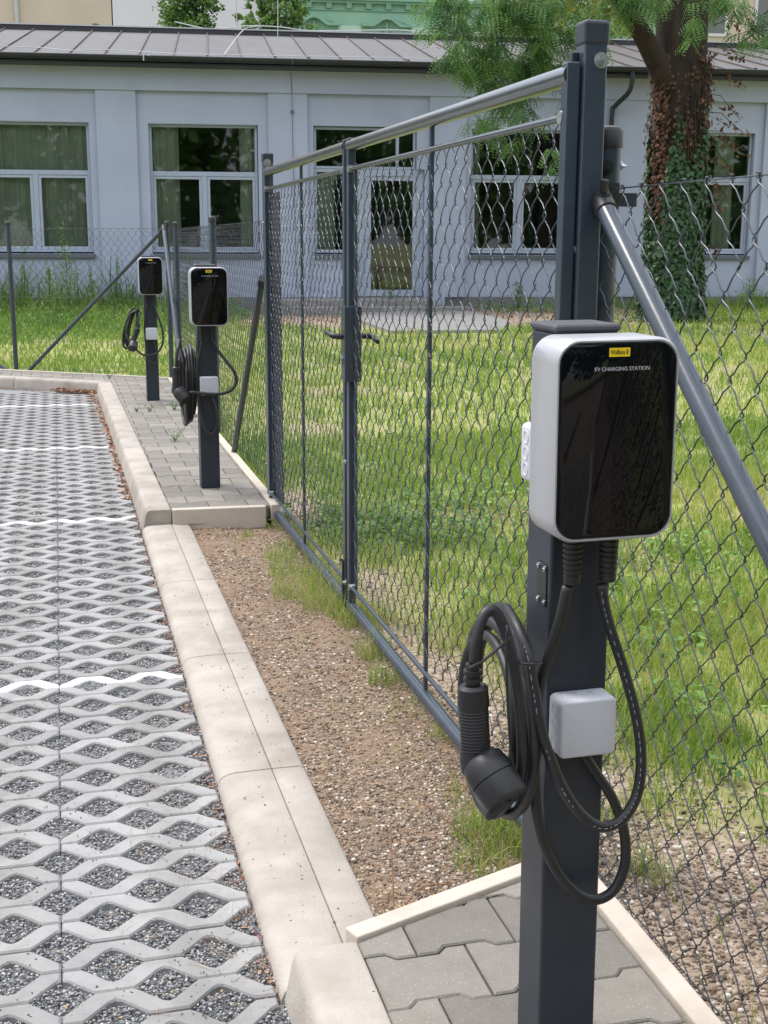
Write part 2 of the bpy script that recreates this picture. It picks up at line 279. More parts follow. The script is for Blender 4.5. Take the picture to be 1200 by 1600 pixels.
def blades(name, P, h, w, mt, lean=0.5, rnd=None, seg=2):
    """curved tapering grass blades as strips of quads"""
    n = len(P); a = rng.uniform(0, 2*np.pi, n); d = np.stack([np.cos(a), np.sin(a)], -1)
    b = rng.uniform(0, 2*np.pi, n); e = np.stack([np.cos(b), np.sin(b)], -1)
    ln = rng.uniform(0.1, 1, n)*lean
    V = []
    for k in range(seg+1):
        t = k/seg; ww = w*(1-t*0.85)*0.5
        off = (h*ln*t*t)[:, None]*e
        z = h*t*np.sqrt(np.clip(1-(ln*t)**2*0.6, 0.1, 1))
        c = P[:, :2]+off
        for s_ in (-1, 1):
            V.append(np.concatenate([c+s_*ww[:, None]*d, (P[:, 2]+z)[:, None]], -1))
    V = np.stack(V, 1); m_ = 2*(seg+1); base = (np.arange(n)*m_)[:, None, None]
    q = np.array([(2*k, 2*k+1, 2*k+3, 2*k+2) for k in range(seg)])[None]
    return npmesh(name, V.reshape(-1, 3), (base+q).reshape(-1, 4), np.repeat(rng.uniform(0, 1, n) if rnd is None else rnd, m_), mt)
def leaves(name, P, size, mt, rnd=None, aspect=0.6, flat=0.5, nrm=None):
    """folded diamond leaves: two triangles each, free orientation"""
    n = len(P); d = rng.normal(size=(n, 3)); d[:, 2] = d[:, 2]*flat-0.25; d /= np.linalg.norm(d, axis=1)[:, None]
    u = np.cross(d, rng.normal(size=(n, 3))) if nrm is None else np.cross(d, nrm)
    u /= np.linalg.norm(u, axis=1)[:, None]+1e-9; w = np.cross(d, u)
    s = size[:, None]
    v = np.stack([P-d*s*.5, P+u*s*aspect*.5+w*s*.08, P+d*s*.5, P-u*s*aspect*.5+w*s*.08], 1)
    base = (np.arange(n)*4)[:, None, None]; q = np.array([(0, 1, 2), (0, 2, 3)])[None]
    return npmesh(name, v.reshape(-1, 3), (base+q).reshape(-1, 3), np.repeat(rng.uniform(0, 1, n) if rnd is None else rnd, 4), mt)
def text_mesh(s, size, name):
    c = bpy.data.curves.new(name, 'FONT'); c.body = s; c.size = size; c.align_x = 'CENTER'; c.align_y = 'CENTER'; c.extrude = 0.0002; c.resolution_u = 3
    o = bpy.data.objects.new(name+'_tmp', c); COL.objects.link(o); bpy.context.view_layer.update()
    me = bpy.data.meshes.new_from_object(o.evaluated_get(bpy.context.evaluated_depsgraph_get())); me.name = name
    bpy.data.objects.remove(o); return me

# ------------------------------------------------------------------ layout constants (metres; +Y runs along the kerb and the gate)
KX0, KX1 = 0.375, 0.50                       # raised kerb
FD = Vector((-0.8106, 0.5856)); FN = Vector((0.5856, 0.8106))   # far kerb direction and its outward normal
FC = Vector((0.345, 12.14))                  # far corner, front top edge of the kerb
BLD_Y = 25.4873; BLD_X = 0.0952; BLD_RZ = R(-6.9)
bN = Vector((math.sin(R(6.9)), math.cos(R(6.9))))
bD = Vector((math.cos(R(6.9)), -math.sin(R(6.9))))

def far_line(x, off=0.0):   # y of the line parallel to the far kerb, off metres behind its front edge
    return FC.y + (FC.x - x)*0.7224 + off*1.2336
def lawn_z(x, y):
    x = np.asarray(x, float); y = np.asarray(y, float)
    r = np.clip((y-12)/12, 0, 1)*np.clip((x+0)/12, 0, 1)*0.14
    z = -0.015 + r + 0.03*(fbm(x*0.7, y*0.7, 3)-0.5) + 0.02*(fbm(x*3, y*3, 5)-0.5)
    inside = (x < 1.06) & (y < FC.y + (FC.x - x)*0.7224 + 0.66*1.2336)
    return np.where(inside, -0.16, z)
def bare(x, y):
    """1 where the lawn shows soil"""
    x = np.asarray(x, float); y = np.asarray(y, float)
    n = fbm(x*1.6, y*1.6, 11)
    near = np.clip((3.15-y)/0.7, 0, 1)*np.clip((1.95-x)/0.4, 0, 1) + np.clip(1-np.abs(x-1.15)/0.36, 0, 1)*0.9*(y < 7.2) + 0.5*np.clip((2.2-y)/0.8, 0, 1)
    s = (x-BLD_X)*bD.x+(y-BLD_Y)*bD.y; d = (BLD_Y-y)*bN.y+(BLD_X-x)*bN.x
    nearwall = np.clip((5.2-d)/1.5, 0, 1)*np.clip((s-3.0)/0.6, 0, 1)*np.clip((12.2-s)/1.5, 0, 1)
    right = np.clip(1-np.hypot((x-11.3)/2.0, (y-17.5)/1.6), 0, 1)
    b = np.clip(near*1.3-0.15+(n-0.5)*2.4*(near > 0), 0, 1)
    b = np.maximum(b, np.clip(nearwall*1.2+(n-0.5)*1.5*(nearwall > 0), 0, 1)); b = np.maximum(b, right*0.8)
    return np.maximum(b, np.clip((n-0.60)*4.5, 0, 0.7))

# ================================================================== GROUND
g = MB().add([(-400, -400, -0.4), (400, -400, -0.4), (400, 500, -0.4), (-400, 500, -0.4)], [(0, 1, 2, 3)])
obj('ground', g, M_lawn, kind='structure')

def build_lawn():
    xs = np.unique(np.concatenate([np.arange(-40, -4, 2.0), np.arange(-4, 1.0, 0.25), [1.055], np.arange(1.08, 3.6, 0.07), np.arange(3.6, 14, 0.3), np.arange(14, 60, 2.0)]))
    ys = np.unique(np.concatenate([np.arange(-30, 0, 2.0), np.arange(0, 1.2, 0.2), np.arange(1.2, 9, 0.09), np.arange(9, 27, 0.3), np.arange(27, 70, 3.0)]))
    X, Y = np.meshgrid(xs, ys); Z = lawn_z(X, Y); B = bare(X, Y)
    Z = Z + 0.008*(fbm(X*22, Y*22, 9)-0.5)*(Y < 9)
    nx, ny = len(xs), len(ys); i = np.arange(nx-1)[None]+np.arange(ny-1)[:, None]*nx
    Fc = np.stack([i, i+1, i+1+nx, i+nx], -1).reshape(-1, 4)
    me = npmesh('lawn', np.stack([X, Y, Z], -1).reshape(-1, 3), Fc, None, M_lawn)
    a = me.attributes.new('bare', 'FLOAT', 'POINT'); a.data.foreach_set('value', B.ravel().astype(np.float32))
    me.shade_smooth()
    o = bpy.data.objects.new('lawn', me); COL.objects.link(o); o['kind'] = 'structure'
build_lawn()

# soil strip between the dropped kerb and the gate
def grid_patch(name, x0, x1, y0, y1, step, zf, mt):
    xs = np.arange(x0, x1+step*.5, step); ys = np.arange(y0, y1+step*.5, step); X, Y = np.meshgrid(xs, ys); Z = zf(X, Y)
    nx, ny = len(xs), len(ys); i = np.arange(nx-1)[None]+np.arange(ny-1)[:, None]*nx
    me = npmesh(name, np.stack([X, Y, Z], -1).reshape(-1, 3), np.stack([i, i+1, i+1+nx, i+nx], -1).reshape(-1, 4), None, mt); me.shade_smooth()
    o = bpy.data.objects.new(name, me); COL.objects.link(o); o['kind'] = 'structure'; return o
def soil_z(X, Y):
    return 0.004+0.016*(fbm(X*4, Y*4, 31)-0.5)+0.008*(fbm(X*18, Y*18, 33)-0.5) - 0.022*np.clip((X-0.75)/0.5, 0, 1)
grid_patch('soil_strip', 0.58, 1.12, 1.9, 6.30, 0.03, soil_z, M_soil)

# ------------------------------------------------------------------ parking area
park = structure('parking_area', label='grid paving with gravel filled diamond openings')
bed = MB().add([(-9, -6, -0.016), (0.40, -6, -0.016), (0.40, 12.3, -0.016), (-9, 19.1, -0.016)], [(0, 1, 2, 3)])
obj('gravel_bed', bed, M_gravelbed, park)
PX, QY = 0.2, 0.0922; DW, DH = 0.0625, 0.0590
Y0 = 2.595                                    # a row of openings whose centres lie on the joint at X = -0.06
def dprof(u):                                # half height of an opening at distance u from its centre
    u = abs(u)
    if u > DW: return 0.0
    t = 1-u/DW
    return DH*min(t*1.12, 1.0) if t < 0.8 else DH*(0.896+0.104*(1-((1-t)/0.2)**2))
def rib_mesh(par, xl, xr, name):
    """one wavy rib: openings of its lower row centred at even (par=0) or odd multiples of PX/2 from the column joint"""
    g = 0.0022; c0 = 0 if par == 0 else PX/2; xs = [xl+0.0015]
    us = [-DW, -DW*.78, -DW*.5, -DW*.2, 0, DW*.2, DW*.5, DW*.78, DW]
    pts = set()
    for k in range(-20, 21):
        for u in us: pts.add(round(k*PX/2+u, 5))
    xs = sorted([x for x in pts if xl+0.004 < x < xr-0.004]+[xl+0.0015, xr-0.0015])
    def near(x, c): return (x-c) - round((x-c)/PX)*PX
    lo = [(x, max(g, dprof(near(x, c0)))) for x in xs]; hi = [(x, QY-max(g, dprof(near(x, c0+PX/2)))) for x in xs]
    n = len(xs); v = []; f = []
    ch = 0.004
    for (z, ins) in ((-0.05, 0), (-ch, 0), (0.0, ch)):
        for i, (x, y) in enumerate(lo): v.append((x+(ins if i == 0 else -ins if i == n-1 else 0), y+ins, z))
        for i, (x, y) in enumerate(hi): v.append((x+(ins if i == 0 else -ins if i == n-1 else 0), y-ins, z))
    for l in (0, 1):
        a = l*2*n; b = (l+1)*2*n
        for i in range(n-1):
            f.append((a+i, a+i+1, b+i+1, b+i)); f.append((a+n+i+1, a+n+i, b+n+i, b+n+i+1))
        f.append((a+n, a, b, b+n)); f.append((a+n-1, a+2*n-1, b+2*n-1, b+n-1))
    t = 4*n
    for i in range(n-1): f.append((t+i, t+i+1, t+n+i+1, t+n+i))
    me = bpy.data.meshes.new(name); me.from_pydata(v, [], f); me.materials.append(M_paver); me.update(); return me
JX = [-0.06-0.6*k for k in range(0, 9)]
COLS = [(-0.06, 0.345)]+[(JX[k+1], JX[k]) for k in range(8)]
rm = {}
for ci, (a, b) in enumerate(COLS[:2]):
    for par in (0, 1): rm[(ci, par)] = rib_mesh(par, 0 if ci == 0 else -0.6, b-a if ci == 0 else 0, 'paver')
rmp = {k: me.copy() for k, me in rm.items()}
for me in rmp.values(): me.materials.clear(); me.materials.append(M_paint)
far_v, far_f = [], []
lines_y = (4.05, 6.47, 8.90, 11.34)
kmin = int((0.9-Y0)/QY); kmax = int((18.5-Y0)/QY); npart = 0
painted = set(min(range(kmin, kmax), key=lambda k: abs(Y0+k*QY+QY/2-ly)) for ly in lines_y)
farMB, farPaint = MB(), MB()
for k in range(kmin, kmax):
    y = Y0+k*QY; par = k % 2
    for ci, (a, b) in enumerate(COLS):
        ylim = FC.y+(FC.x-b)*0.7224 if ci else FC.y+0.02
        if y+QY > ylim-0.01: continue
        if b < -0.10*y-0.55 or (ci > 0 and y < 2.0) or ci > 4 and y < 12: continue      # well outside the view
        key = (min(ci, 1), par); pt = k in painted and a > -2.5
        zz = float(rng.uniform(-0.002, 0.002))
        if npart < 285:
            o = bpy.data.objects.new('paver', (rmp if pt else rm)[key]); COL.objects.link(o); o.parent = park
            o.location = (b if ci else a, y, zz); o.rotation_euler = (float(rng.uniform(-.004, .004)), float(rng.uniform(-.004, .004)), 0)
            npart += 1
        else:
            me = rm[key]; ox = b if ci else a
            (farPaint if pt else farMB).add([(v.co.x+ox, v.co.y+y, v.co.z+zz) for v in me.vertices], [tuple(p.vertices) for p in me.polygons])
if farMB.v: obj('paver_field', farMB, M_paver, park, kind='stuff')
if farPaint.v: obj('painted_line', farPaint, M_paint, park)

# grey chippings in the openings
def in_open(x, y):
    k = np.floor((y-Y0)/QY+0.5); par = (k.astype(int)) % 2
    c = np.where(par == 0, 0, PX/2)-0.06; u = (x-c)-np.round((x-c)/PX)*PX; v = np.abs(y-(Y0+k*QY))
    return v < np.where(np.abs(u) < DW, DH*(1-np.abs(u)/DW), 0)*1.05
def chips():
    n = 120000; u = rng.uniform(0, 1, n); y = 1.9/(1-u*(1-1.9/9.0)); x = rng.uniform(-1.0, 0.37, n)
    ok = (x > -0.13*y-0.25) & (in_open(x, y) | (x > 0.352)); x, y = x[ok], y[ok]
    s = rng.uniform(0.0018, 0.0046, len(x))*(1+0.10*(y-2)); z = -0.013+rng.uniform(0, 0.010, len(x))
    o = obj('gravel', pebbles('gravel', np.stack([x, y, z], -1), s, M_peb_grey), None, kind='stuff'); return o
chips().parent = park

# ------------------------------------------------------------------ kerbs
def loftx(prof, y0, y1, ends=True):
    """profile of (x,z) run from y0 to y1"""
    n = len(prof); return MB().add([(x, y0, z) for x, z in prof]+[(x, y1, z) for x, z in prof],
        [(i, (i+1) % n, (i+1) % n+n, i+n) for i in range(n)]+[tuple(range(n))[::-1], tuple(range(n, 2*n))])
kp = [(0.352, -0.12), (0.356, 0.0), (0.371, 0.075), (0.376, 0.092), (0.384, 0.100), (0.395, 0.1035), (0.490, 0.1035), (0.498, 0.1015), (0.501, 0.096), (0.501, -0.12)]
def kerb_run(name, label):
    return structure(name, label=label)
kA = structure('near_kerb', label='raised concrete kerb at the near paved corner')
for i in range(3):
    y1 = 2.115-i*1.0
    obj('kerb_stone', loftx(kp, y1-0.994, y1), M_kerb, kA, smooth=True, bevel=0.003)
kB = structure('side_kerb', label='raised concrete kerb along the far paved strip'); kB.location = (0, 6.185, 0); kB.rotation_euler = (0, 0, R(0.45))
for i in range(6):
    y1 = (i+1)*1.0-0.006 if i < 5 else 5.93
    mbk = loftx(kp, i*1.0, y1)
    if i == 5:   # mitre against the far kerb
        mbk.v = [(x, y if y < 5.5 else 5.93+(0.376-x)*-0.33+0.0, z) for x, y, z in mbk.v]
    obj('kerb_stone', mbk, M_kerb, kB, smooth=True, bevel=0.003)
kD = structure('dropped_kerb', label='dropped kerb with rounded edge and backing strip in front of the gate')
kd = [(0.352, -0.12), (0.350, -0.005), (0.356, 0.010), (0.366, 0.020), (0.380, 0.026), (0.40, 0.029), (0.494, 0.031), (0.4975, 0.029), (0.4975, -0.12)]
ks = [(0.4988, -0.12), (0.4988, 0.029), (0.502, 0.031), (0.578, 0.030), (0.588, 0.022), (0.590, 0.0), (0.590, -0.12)]
for y0, y1 in ((5.09, 6.18), (4.10, 5.086), (3.115, 4.096), (2.119, 3.111)):
    obj('kerb_stone', loftx(kd, y0, y1), M_kerb, kD, smooth=True, bevel=0.002)
    obj('backing_stone', loftx(ks, y0, y1), M_kerb, kD, smooth=True, bevel=0.002)
kF = structure('far_kerb', loc=(FC.x, FC.y, 0), rz=math.atan2(FD.y, FD.x), label='raised kerb along the far end of the parking area')
for i in range(11):     # local +x runs along the far line, local -y points away from the parking area
    x0 = i*1.0+(0.0 if i else 0.003); x1 = (i+1)*1.0-0.006
    pr = [(-(x-0.371), z) for x, z in kp][::-1]
    n = len(pr); mbk = MB().add([(x0-(y*-0.45 if i == 0 else 0), y, z) for y, z in pr]+[(x1, y, z) for y, z in pr],
        [(k, (k+1) % n, (k+1) % n+n, k+n) for k in range(n)]+[tuple(range(n))[::-1], tuple(range(n, 2*n))])
    obj('kerb_stone', mbk, M_kerb, kF, smooth=True, bevel=0.003)

def bar2d(p, q, w, z0, z1):
    p = Vector(p); q = Vector(q); d = (q-p).normalized(); n = Vector((-d.y, d.x))*w
    c = [p, q, q+n, p+n]; return MB().add([(v.x, v.y, z0) for v in c]+[(v.x, v.y, z1) for v in c], [(0,3,2,1),(4,5,6,7),(0,1,5,4),(1,2,6,5),(2,3,7,6),(3,0,4,7)])
# ------------------------------------------------------------------ paved strips
def clip(poly, hp):
    for (nx, ny, c) in hp:
        o = []
        for i in range(len(poly)):
            a, b = poly[i], poly[(i+1) % len(poly)]; da = a[0]*nx+a[1]*ny-c; db = b[0]*nx+b[1]*ny-c
            if da <= 0: o.append(a)
            if (da < 0 < db) or (db < 0 < da): t = da/(da-db); o.append((a[0]+(b[0]-a[0])*t, a[1]+(b[1]-a[1])*t))
        poly = o
        if len(poly) < 3: return []
    return poly
TP = 0.155; TL = 0.0982; WV = 0.0095; TH = TP/2-0.0018
HT = [(-TL, -TH-WV), (-0.060, -TH-WV), (-0.041, -TH+WV), (0.041, -TH+WV), (0.060, -TH-WV), (TL, -TH-WV),
      (TL, TH+WV), (0.060, TH+WV), (0.041, TH-WV), (-0.041, TH-WV), (-0.060, TH+WV), (-TL, TH+WV)]
def tile_mesh(poly):
    n = len(poly); ar = sum(poly[i][0]*poly[(i+1) % n][1]-poly[(i+1) % n][0]*poly[i][1] for i in range(n))
    if abs(ar)/2 < 0.0009: return None
    if ar < 0: poly = poly[::-1]
    ins = []
    for i in range(n):     # inset the outline for the chamfer
        a, b, c = Vector(poly[i-1]), Vector(poly[i]), Vector(poly[(i+1) % n])
        if (b-a).length < 1e-5 or (c-b).length < 1e-5: ins.append(tuple(b)); continue
        d1 = (b-a).normalized(); d2 = (c-b).normalized(); nn = Vector((-d1.y-d2.y, d1.x+d2.x))
        if nn.length < 0.2: ins.append(tuple(b)); continue
        nn.normalize(); k = min(1.6, 1/max(0.4, nn.dot(Vector((-d1.y, d1.x))))); q = b+nn*0.0035*k; ins.append((q.x, q.y))
    v = [(x, y, -0.06) for x, y in poly]+[(x, y, -0.0035) for x, y in poly]+[(x, y, 0) for x, y in ins]
    f = [(i+l*n, (i+1) % n+l*n, (i+1) % n+(l+1)*n, i+(l+1)*n) for l in (0, 1) for i in range(n)]+[tuple(range(2*n, 3*n))]
    me = bpy.data.meshes.new('paving_stone'); me.from_pydata(v, [], f); me.materials.append(M_tile); me.update(); return me
FULL = tile_mesh(HT)
def pave(root, hp, xa, xb, ya, yb, yref, xref):
    k0 = int((ya-yref)/TP)-1; k1 = int((yb-yref)/TP)+2; n = 0
    for k in range(k0, k1):
        cy = yref+k*TP
        for j in range(int((xa-1)/0.2)-2, int((xb+1)/0.2)+3):
            cx = xref+j*0.2+(0.1 if k % 2 else 0)
            poly = [(cx+x, cy+y) for x, y in HT]
            inside = all(all(px*h[0]+py*h[1]-h[2] <= 0 for h in hp) for px, py in poly)
            if inside: me = FULL
            else:
                q = clip(poly, hp)
                if not q: continue
                me = tile_mesh([(x-cx, y-cy) for x, y in q])
                if me is None: continue
            o = bpy.data.objects.new('paving_stone', me); COL.objects.link(o); o.parent = root
            o.location = (cx, cy, 0.098+float(rng.uniform(-.0012, .0012))); o.rotation_euler = (float(rng.uniform(-.006, .006)), float(rng.uniform(-.006, .006)), 0); n += 1
    return n
# near paved corner: bounded by the kerb, the oblique edging and the edging under the fence
pA = structure('near_pavement', label='wavy grey block paving around the nearest charger')
ea = Vector((0.502, 2.118)); eb = Vector((1.045, 2.322)); ed = (eb-ea).normalized(); en = Vector((-ed.y, ed.x))
obj('bedding', MB().add([(0.495, -0.8, 0.03), (1.02, -0.8, 0.03), (1.02, 2.33, 0.03), (0.495, 2.13, 0.03)], [(0, 1, 2, 3)]), M_bed, pA)
hpA = [(-1, 0, -0.5025), (1, 0, 1.004), (en.x, en.y, en.dot(ea)-0.002), (0, -1, 0.7)]
pave(pA, hpA, 0.5, 1.0, -0.7, 2.3, 1.9775, 0.603)
obj('edging_stone', bar2d(ea, eb, 0.045, -0.08, 0.109), M_edging, pA, bevel=0.004)
for i in range(3):
    obj('edging_stone', MB().box(1.007, 1.055, 2.262-(i+1)*1.0+0.004, 2.262-i*1.0, -0.08, 0.109), M_edging, pA, bevel=0.004)
# far paved strip: between the side kerb and the fence, turning left behind the far kerb
pB = structure('far_pavement', label='weathered block paving strip around the two far chargers')
bd = [(0.49, 6.15), (1.02, 6.15), (1.02, 12.36), (1.02-9*0.8106, 12.36+9*0.5856), (FC.x-9*.8106+.1, FC.y+9*.5856+.12), (0.40, 12.14)]
obj('bedding', MB().add([(x, y, 0.03) for x, y in bd], [tuple(range(6))]), M_bed, pB)
k0 = FN.dot(FC)
hpB1 = [(-1, 0, -0.4995), (1, 0, 1.003), (-0.05, -1, -6.215-0.05*0.5), (FN.x, FN.y, k0+0.128)]
hpB2 = [(-FN.x, -FN.y, -(k0+0.1285)), (FN.x, FN.y, k0+0.66), (1, 0, 1.003)]
nB = pave(pB, [(-1, -0.00785, -(0.5035+0.00785*6.185)), *hpB1[1:]], 0.4, 1.0, 6.1, 12.4, 6.44, 0.7)
nB += pave(pB, hpB2, -2.6, 1.0, 12.0, 15.0, 6.44, 0.7) if True else 0
obj('edging_stone', bar2d((0.503, 6.16), (0.975, 6.135), 0.05, -0.08, 0.106), M_edging, pB, bevel=0.004)
for i in range(6):
    obj('edging_stone', MB().box(1.006, 1.055, 6.16+i*1.03, 6.16+(i+1)*1.03-0.005, -0.08, 0.108), M_edging, pB, bevel=0.004)
for i in range(8):
    q = Vector((1.03, 12.35))+FD*i*1.0; obj('edging_stone', bar2d(q+FD*0.995, q, 0.05, -0.08, 0.108), M_edging, pB, bevel=0.004)

# ================================================================== FENCES AND GATE
def chainlink(p0, d, nrm, length, z0, ztop, cw=0.083, ch=0.096, r=0.0015, fine=2, seg=4, sag=0.0, seed=1):
    """woven wires as one mesh: d horizontal direction, nrm normal. ztop: height of the wire it hangs from"""
    lr = np.random.default_rng(seed); nw = int(length/(cw/2)); nk = int((ztop-z0)/(ch/2)); V, Fc, off = [], [], 0
    p0 = np.array(p0, float); d = np.array(d, float); nrm = np.array(nrm, float); zz = np.array([0, 0, 1.0])
    k = np.arange(nk+1)
    for i in range(nw):
        par = (k+i) % 2; e = np.where(par == 1, 1.0, -1.0)          # +1: right extreme
        uc = i*cw/2+cw/4; ue = uc+e*cw/4; z = ztop-k*ch/2
        wob = 0.0022*lr.normal(size=nk+1); wz = 0.002*lr.normal(size=nk+1); bow = sag*np.sin(np.pi*np.clip((i+.5)/nw, 0, 1))*np.sin(np.pi*k/nk)
        if fine == 2:
            pts = []
            for (du, dz, dn) in ((-0.0045, 0.0095, 0.0030), (0.0022, 0.0052, 0.0018), (0.0030, -0.0040, -0.0016), (-0.0035, -0.0090, -0.0030)):
                pts.append((ue+e*du+wob, z+dz+wz, dn*e+bow))
            q = [np.stack([a[0], a[1], a[2]], -1) for a in pts]                        # (nk+1,3) each
            nxt = np.roll(q[0], -1, 0); mid = (q[3]+nxt)/2; mid[:, 0] += -e*0.0018; mid[:, 1] += 0.0036; q.append(mid)
            P = np.stack(q, 1).reshape(-1, 3)[:-1]
        elif fine == 1:
            P = np.stack([np.stack([ue+wob, z+0.004+wz, 0.002*e+bow], -1), np.stack([ue+e*0.001+wob, z-0.005+wz, -0.002*e+bow], -1)], 1).reshape(-1, 3)
        else:
            P = np.stack([ue+wob, z+wz, bow+0*z], -1)
        if fine == 2:      # hook over the top wire
            P = np.concatenate([np.array([[ue[0]-e[0]*0.004, ztop-0.002, -0.004], [ue[0]+e[0]*0.003, ztop+0.006, -0.001], [ue[0]+e[0]*0.006, ztop+0.004, 0.004]]), P[1:]])
        W3 = p0+P[:, :1]*d+P[:, 2:]*nrm; W3[:, 2] = P[:, 1]
        n = len(W3); t = np.gradient(W3, axis=0); t /= np.linalg.norm(t, axis=1)[:, None]+1e-9
        a = np.cross(t, nrm); a /= np.linalg.norm(a, axis=1)[:, None]+1e-9; b = np.cross(t, a)
        ang = 2*np.pi*np.arange(seg)/seg
        v = W3[:, None]+r*(np.cos(ang)[None, :, None]*a[:, None]+np.sin(ang)[None, :, None]*b[:, None])
        V.append(v.reshape(-1, 3)); I = np.arange(n-1)[:, None]*seg; J = np.arange(seg)[None]; J2 = (np.arange(seg)+1)[None] % seg
        Fc.append(np.stack([I+J, I+J2, I+seg+J2, I+seg+J], -1).reshape(-1, 4)+off); off += n*seg
    return npmesh('wire_mesh', np.concatenate(V), np.concatenate(Fc))
def wiremesh(parent, *a, **k):
    me = chainlink(*a, **k); o = obj('wire_mesh', me, M_wire, parent, kind='stuff'); me.shade_smooth(); return o
def cyl(mb, x, y, z0, z1, r, seg=20): return mb.tube([(x, y, z0), (x, y, z1)], r, seg)
def round_post(parent, x, y, h, r, name='post', z0=0.0):
    o = obj(name, cyl(MB(), x, y, z0, h-0.02, r, 20), M_anth, parent, smooth=True)
    c = MB().tube([(x, y, h-0.045), (x, y, h-0.012), (x, y, h-0.004), (x, y, h)], [r+0.003, r+0.003, r*0.93, r*0.55], 20)
    obj('post_cap', c, M_plastic, o, smooth=True); return o
def square_post(parent, x0, x1, y0, y1, z0, h, name='post'):
    o = obj(name, MB().box(x0, x1, y0, y1, z0, h-0.02), M_anth, parent, bevel=0.006, bseg=3)
    e = 0.0025
    obj('post_cap', MB().box(x0-e, x1+e, y0-e, y1+e, h-0.05, h), M_anth2, o, bevel=0.008, bseg=3); return o
def bolt(parent, p, axis, r=0.008, l=0.012, mt=None, name='bolt'):
    p = Vector(p); a = Vector(axis).normalized()
    mb = MB().tube([p, p+a*0.002], r*1.7, 14).tube([p+a*0.002, p+a*(l*0.6)], r*1.05, 6).tube([p+a*l*0.6, p+a*l], r*0.5, 8)
    return obj(name, mb, mt or M_zinc, parent)

GX = 1.018                 # plane of the gate's camera side
YL, YM, YR = 6.36, 4.53, 2.468
# --- fixed gate posts
gp = thing('gate_post', 'tall square grey gate post with a large zinc bolt near its top', 'gate post', (1.081, 2.458, 0))
square_post(gp, -0.0255, 0.0255, 0, 0.051, -0.1, 1.87)
bolt(gp, (0.010, 0.0, 1.792), (0, -1, 0), 0.0095, 0.020); bolt(gp, (-0.0255, 0.02, 1.415), (-1, 0, 0), 0.005, 0.010); bolt(gp, (-0.0255, 0.02, 0.85), (-1, 0, 0), 0.005, 0.010)
for zz in (1.775, 0.14): obj('hinge', MB().box(-0.040, -0.0257, 0.030, 0.052, zz, zz+0.035), M_anth2, gp, bevel=0.002)
gl = thing('gate_post', 'thinner far gate post with black cap where the wire gate meets the side fence', 'gate post', (1.062, 6.46, 0))
square_post(gl, -0.0255, 0.0255, -0.0255, 0.0255, -0.1, 1.865)
bolt(gl, (-0.005, -0.028, 1.815), (0, -1, 0), 0.012, 0.02); bolt(gl, (-0.028, -0.015, 1.52), (-1, 0, 0), 0.006, 0.012); bolt(gl, (-0.028, -0.01, 0.27), (-1, 0, 0), 0.006, 0.012)
obj('concrete_footing', MB().box(-0.02, 0.085, -0.16, 0.02, -0.25, 0.02), M_kerb, gl, bevel=0.004)

def leaf(ya, yb, hinge_at_b, label):
    """gate leaf between ya (near) and yb (far)"""
    t = thing('gate_leaf', label, 'gate', (GX+0.02, ya, 0)); L = yb-ya; x = 0.0
    obj('top_rail', MB().tube([(x, 0.008, 1.765), (x, L-0.008, 1.765)], 0.0205, 24), M_galv, t, smooth=True)
    obj('bottom_rail', MB().tube([(x, 0.008, 0.055), (x, L-0.008, 0.055)], 0.0205, 24), M_anth, t, smooth=True)
    for yy in (0.0, L-0.034): obj('stile', MB().box(x-0.0145, x+0.0145, yy, yy+0.034, 0.03, 1.79), M_anth, t, bevel=0.004)
    xm = x-0.004
    obj('mesh_rod', MB().tube([(xm, 0.02, 1.683), (xm, L-0.02, 1.683)], 0.0085, 10), M_galv, t, smooth=True)
    obj('mesh_rod', MB().tube([(xm, 0.02, 0.135), (xm, L-0.02, 0.135)], 0.0075, 10), M_anth, t, smooth=True)
    yc = L*0.5; obj('brace', MB().box(x-0.003, x+0.009, yc-0.008, yc+0.008, 0.07, 1.75), M_anth, t, bevel=0.002)
    for zz in (1.683, 0.135):
        for yy in (0.034, L-0.034): obj('eyelet', MB().tube([(xm-0.012, yy, zz), (xm+0.008, yy, zz)], 0.014, 12), M_zinc, t, smooth=True)
    for yy in (0.060, L-0.060): obj('tension_bar', MB().box(x+0.002, x+0.012, yy-0.009, yy+0.009, 0.13, 1.70), M_anth, t, bevel=0.002)
    wiremesh(t, (xm, 0.045, 0), (0, 1, 0), (-1, 0, 0), L-0.09, 0.135, 1.683, 0.085, 0.1000, 0.00155, 2, 5, seed=int(ya*10))
    return t
lr_ = leaf(YR, YM-0.035, False, 'near leaf of the wire gate, the one with the lock and lever handle')
ll_ = leaf(YM, YL, True, 'far leaf of the wire gate next to the two far chargers')
# lock box and handle on the near leaf's free stile
Lr = YM-0.035-YR
lb = obj('lock_box', MB().box(-0.034, 0.030, Lr-0.056, Lr+0.004, 0.925, 1.20), M_anth, lr_, bevel=0.003)
obj('strike_plate', MB().box(-0.030, 0.024, Lr+0.0045, Lr+0.009, 0.95, 1.16), M_zinc, lb)
obj('lever_handle', MB().tube([(-0.034, Lr-0.028, 1.09), (-0.058, Lr-0.028, 1.09), (-0.070, Lr-0.020, 1.092), (-0.074, Lr+0.03, 1.096), (-0.072, Lr+0.085, 1.096)], [0.012, 0.010, 0.011, 0.010, 0.0085], 12), M_plastic, lb, smooth=True)
obj('lever_handle', MB().tube([(0.030, Lr-0.028, 1.09), (0.055, Lr-0.03, 1.09), (0.066, Lr-0.045, 1.09), (0.068, Lr-0.09, 1.088), (0.066, Lr-0.155, 1.078)], [0.012, 0.010, 0.011, 0.010, 0.0085], 12), M_plastic, lb, smooth=True)
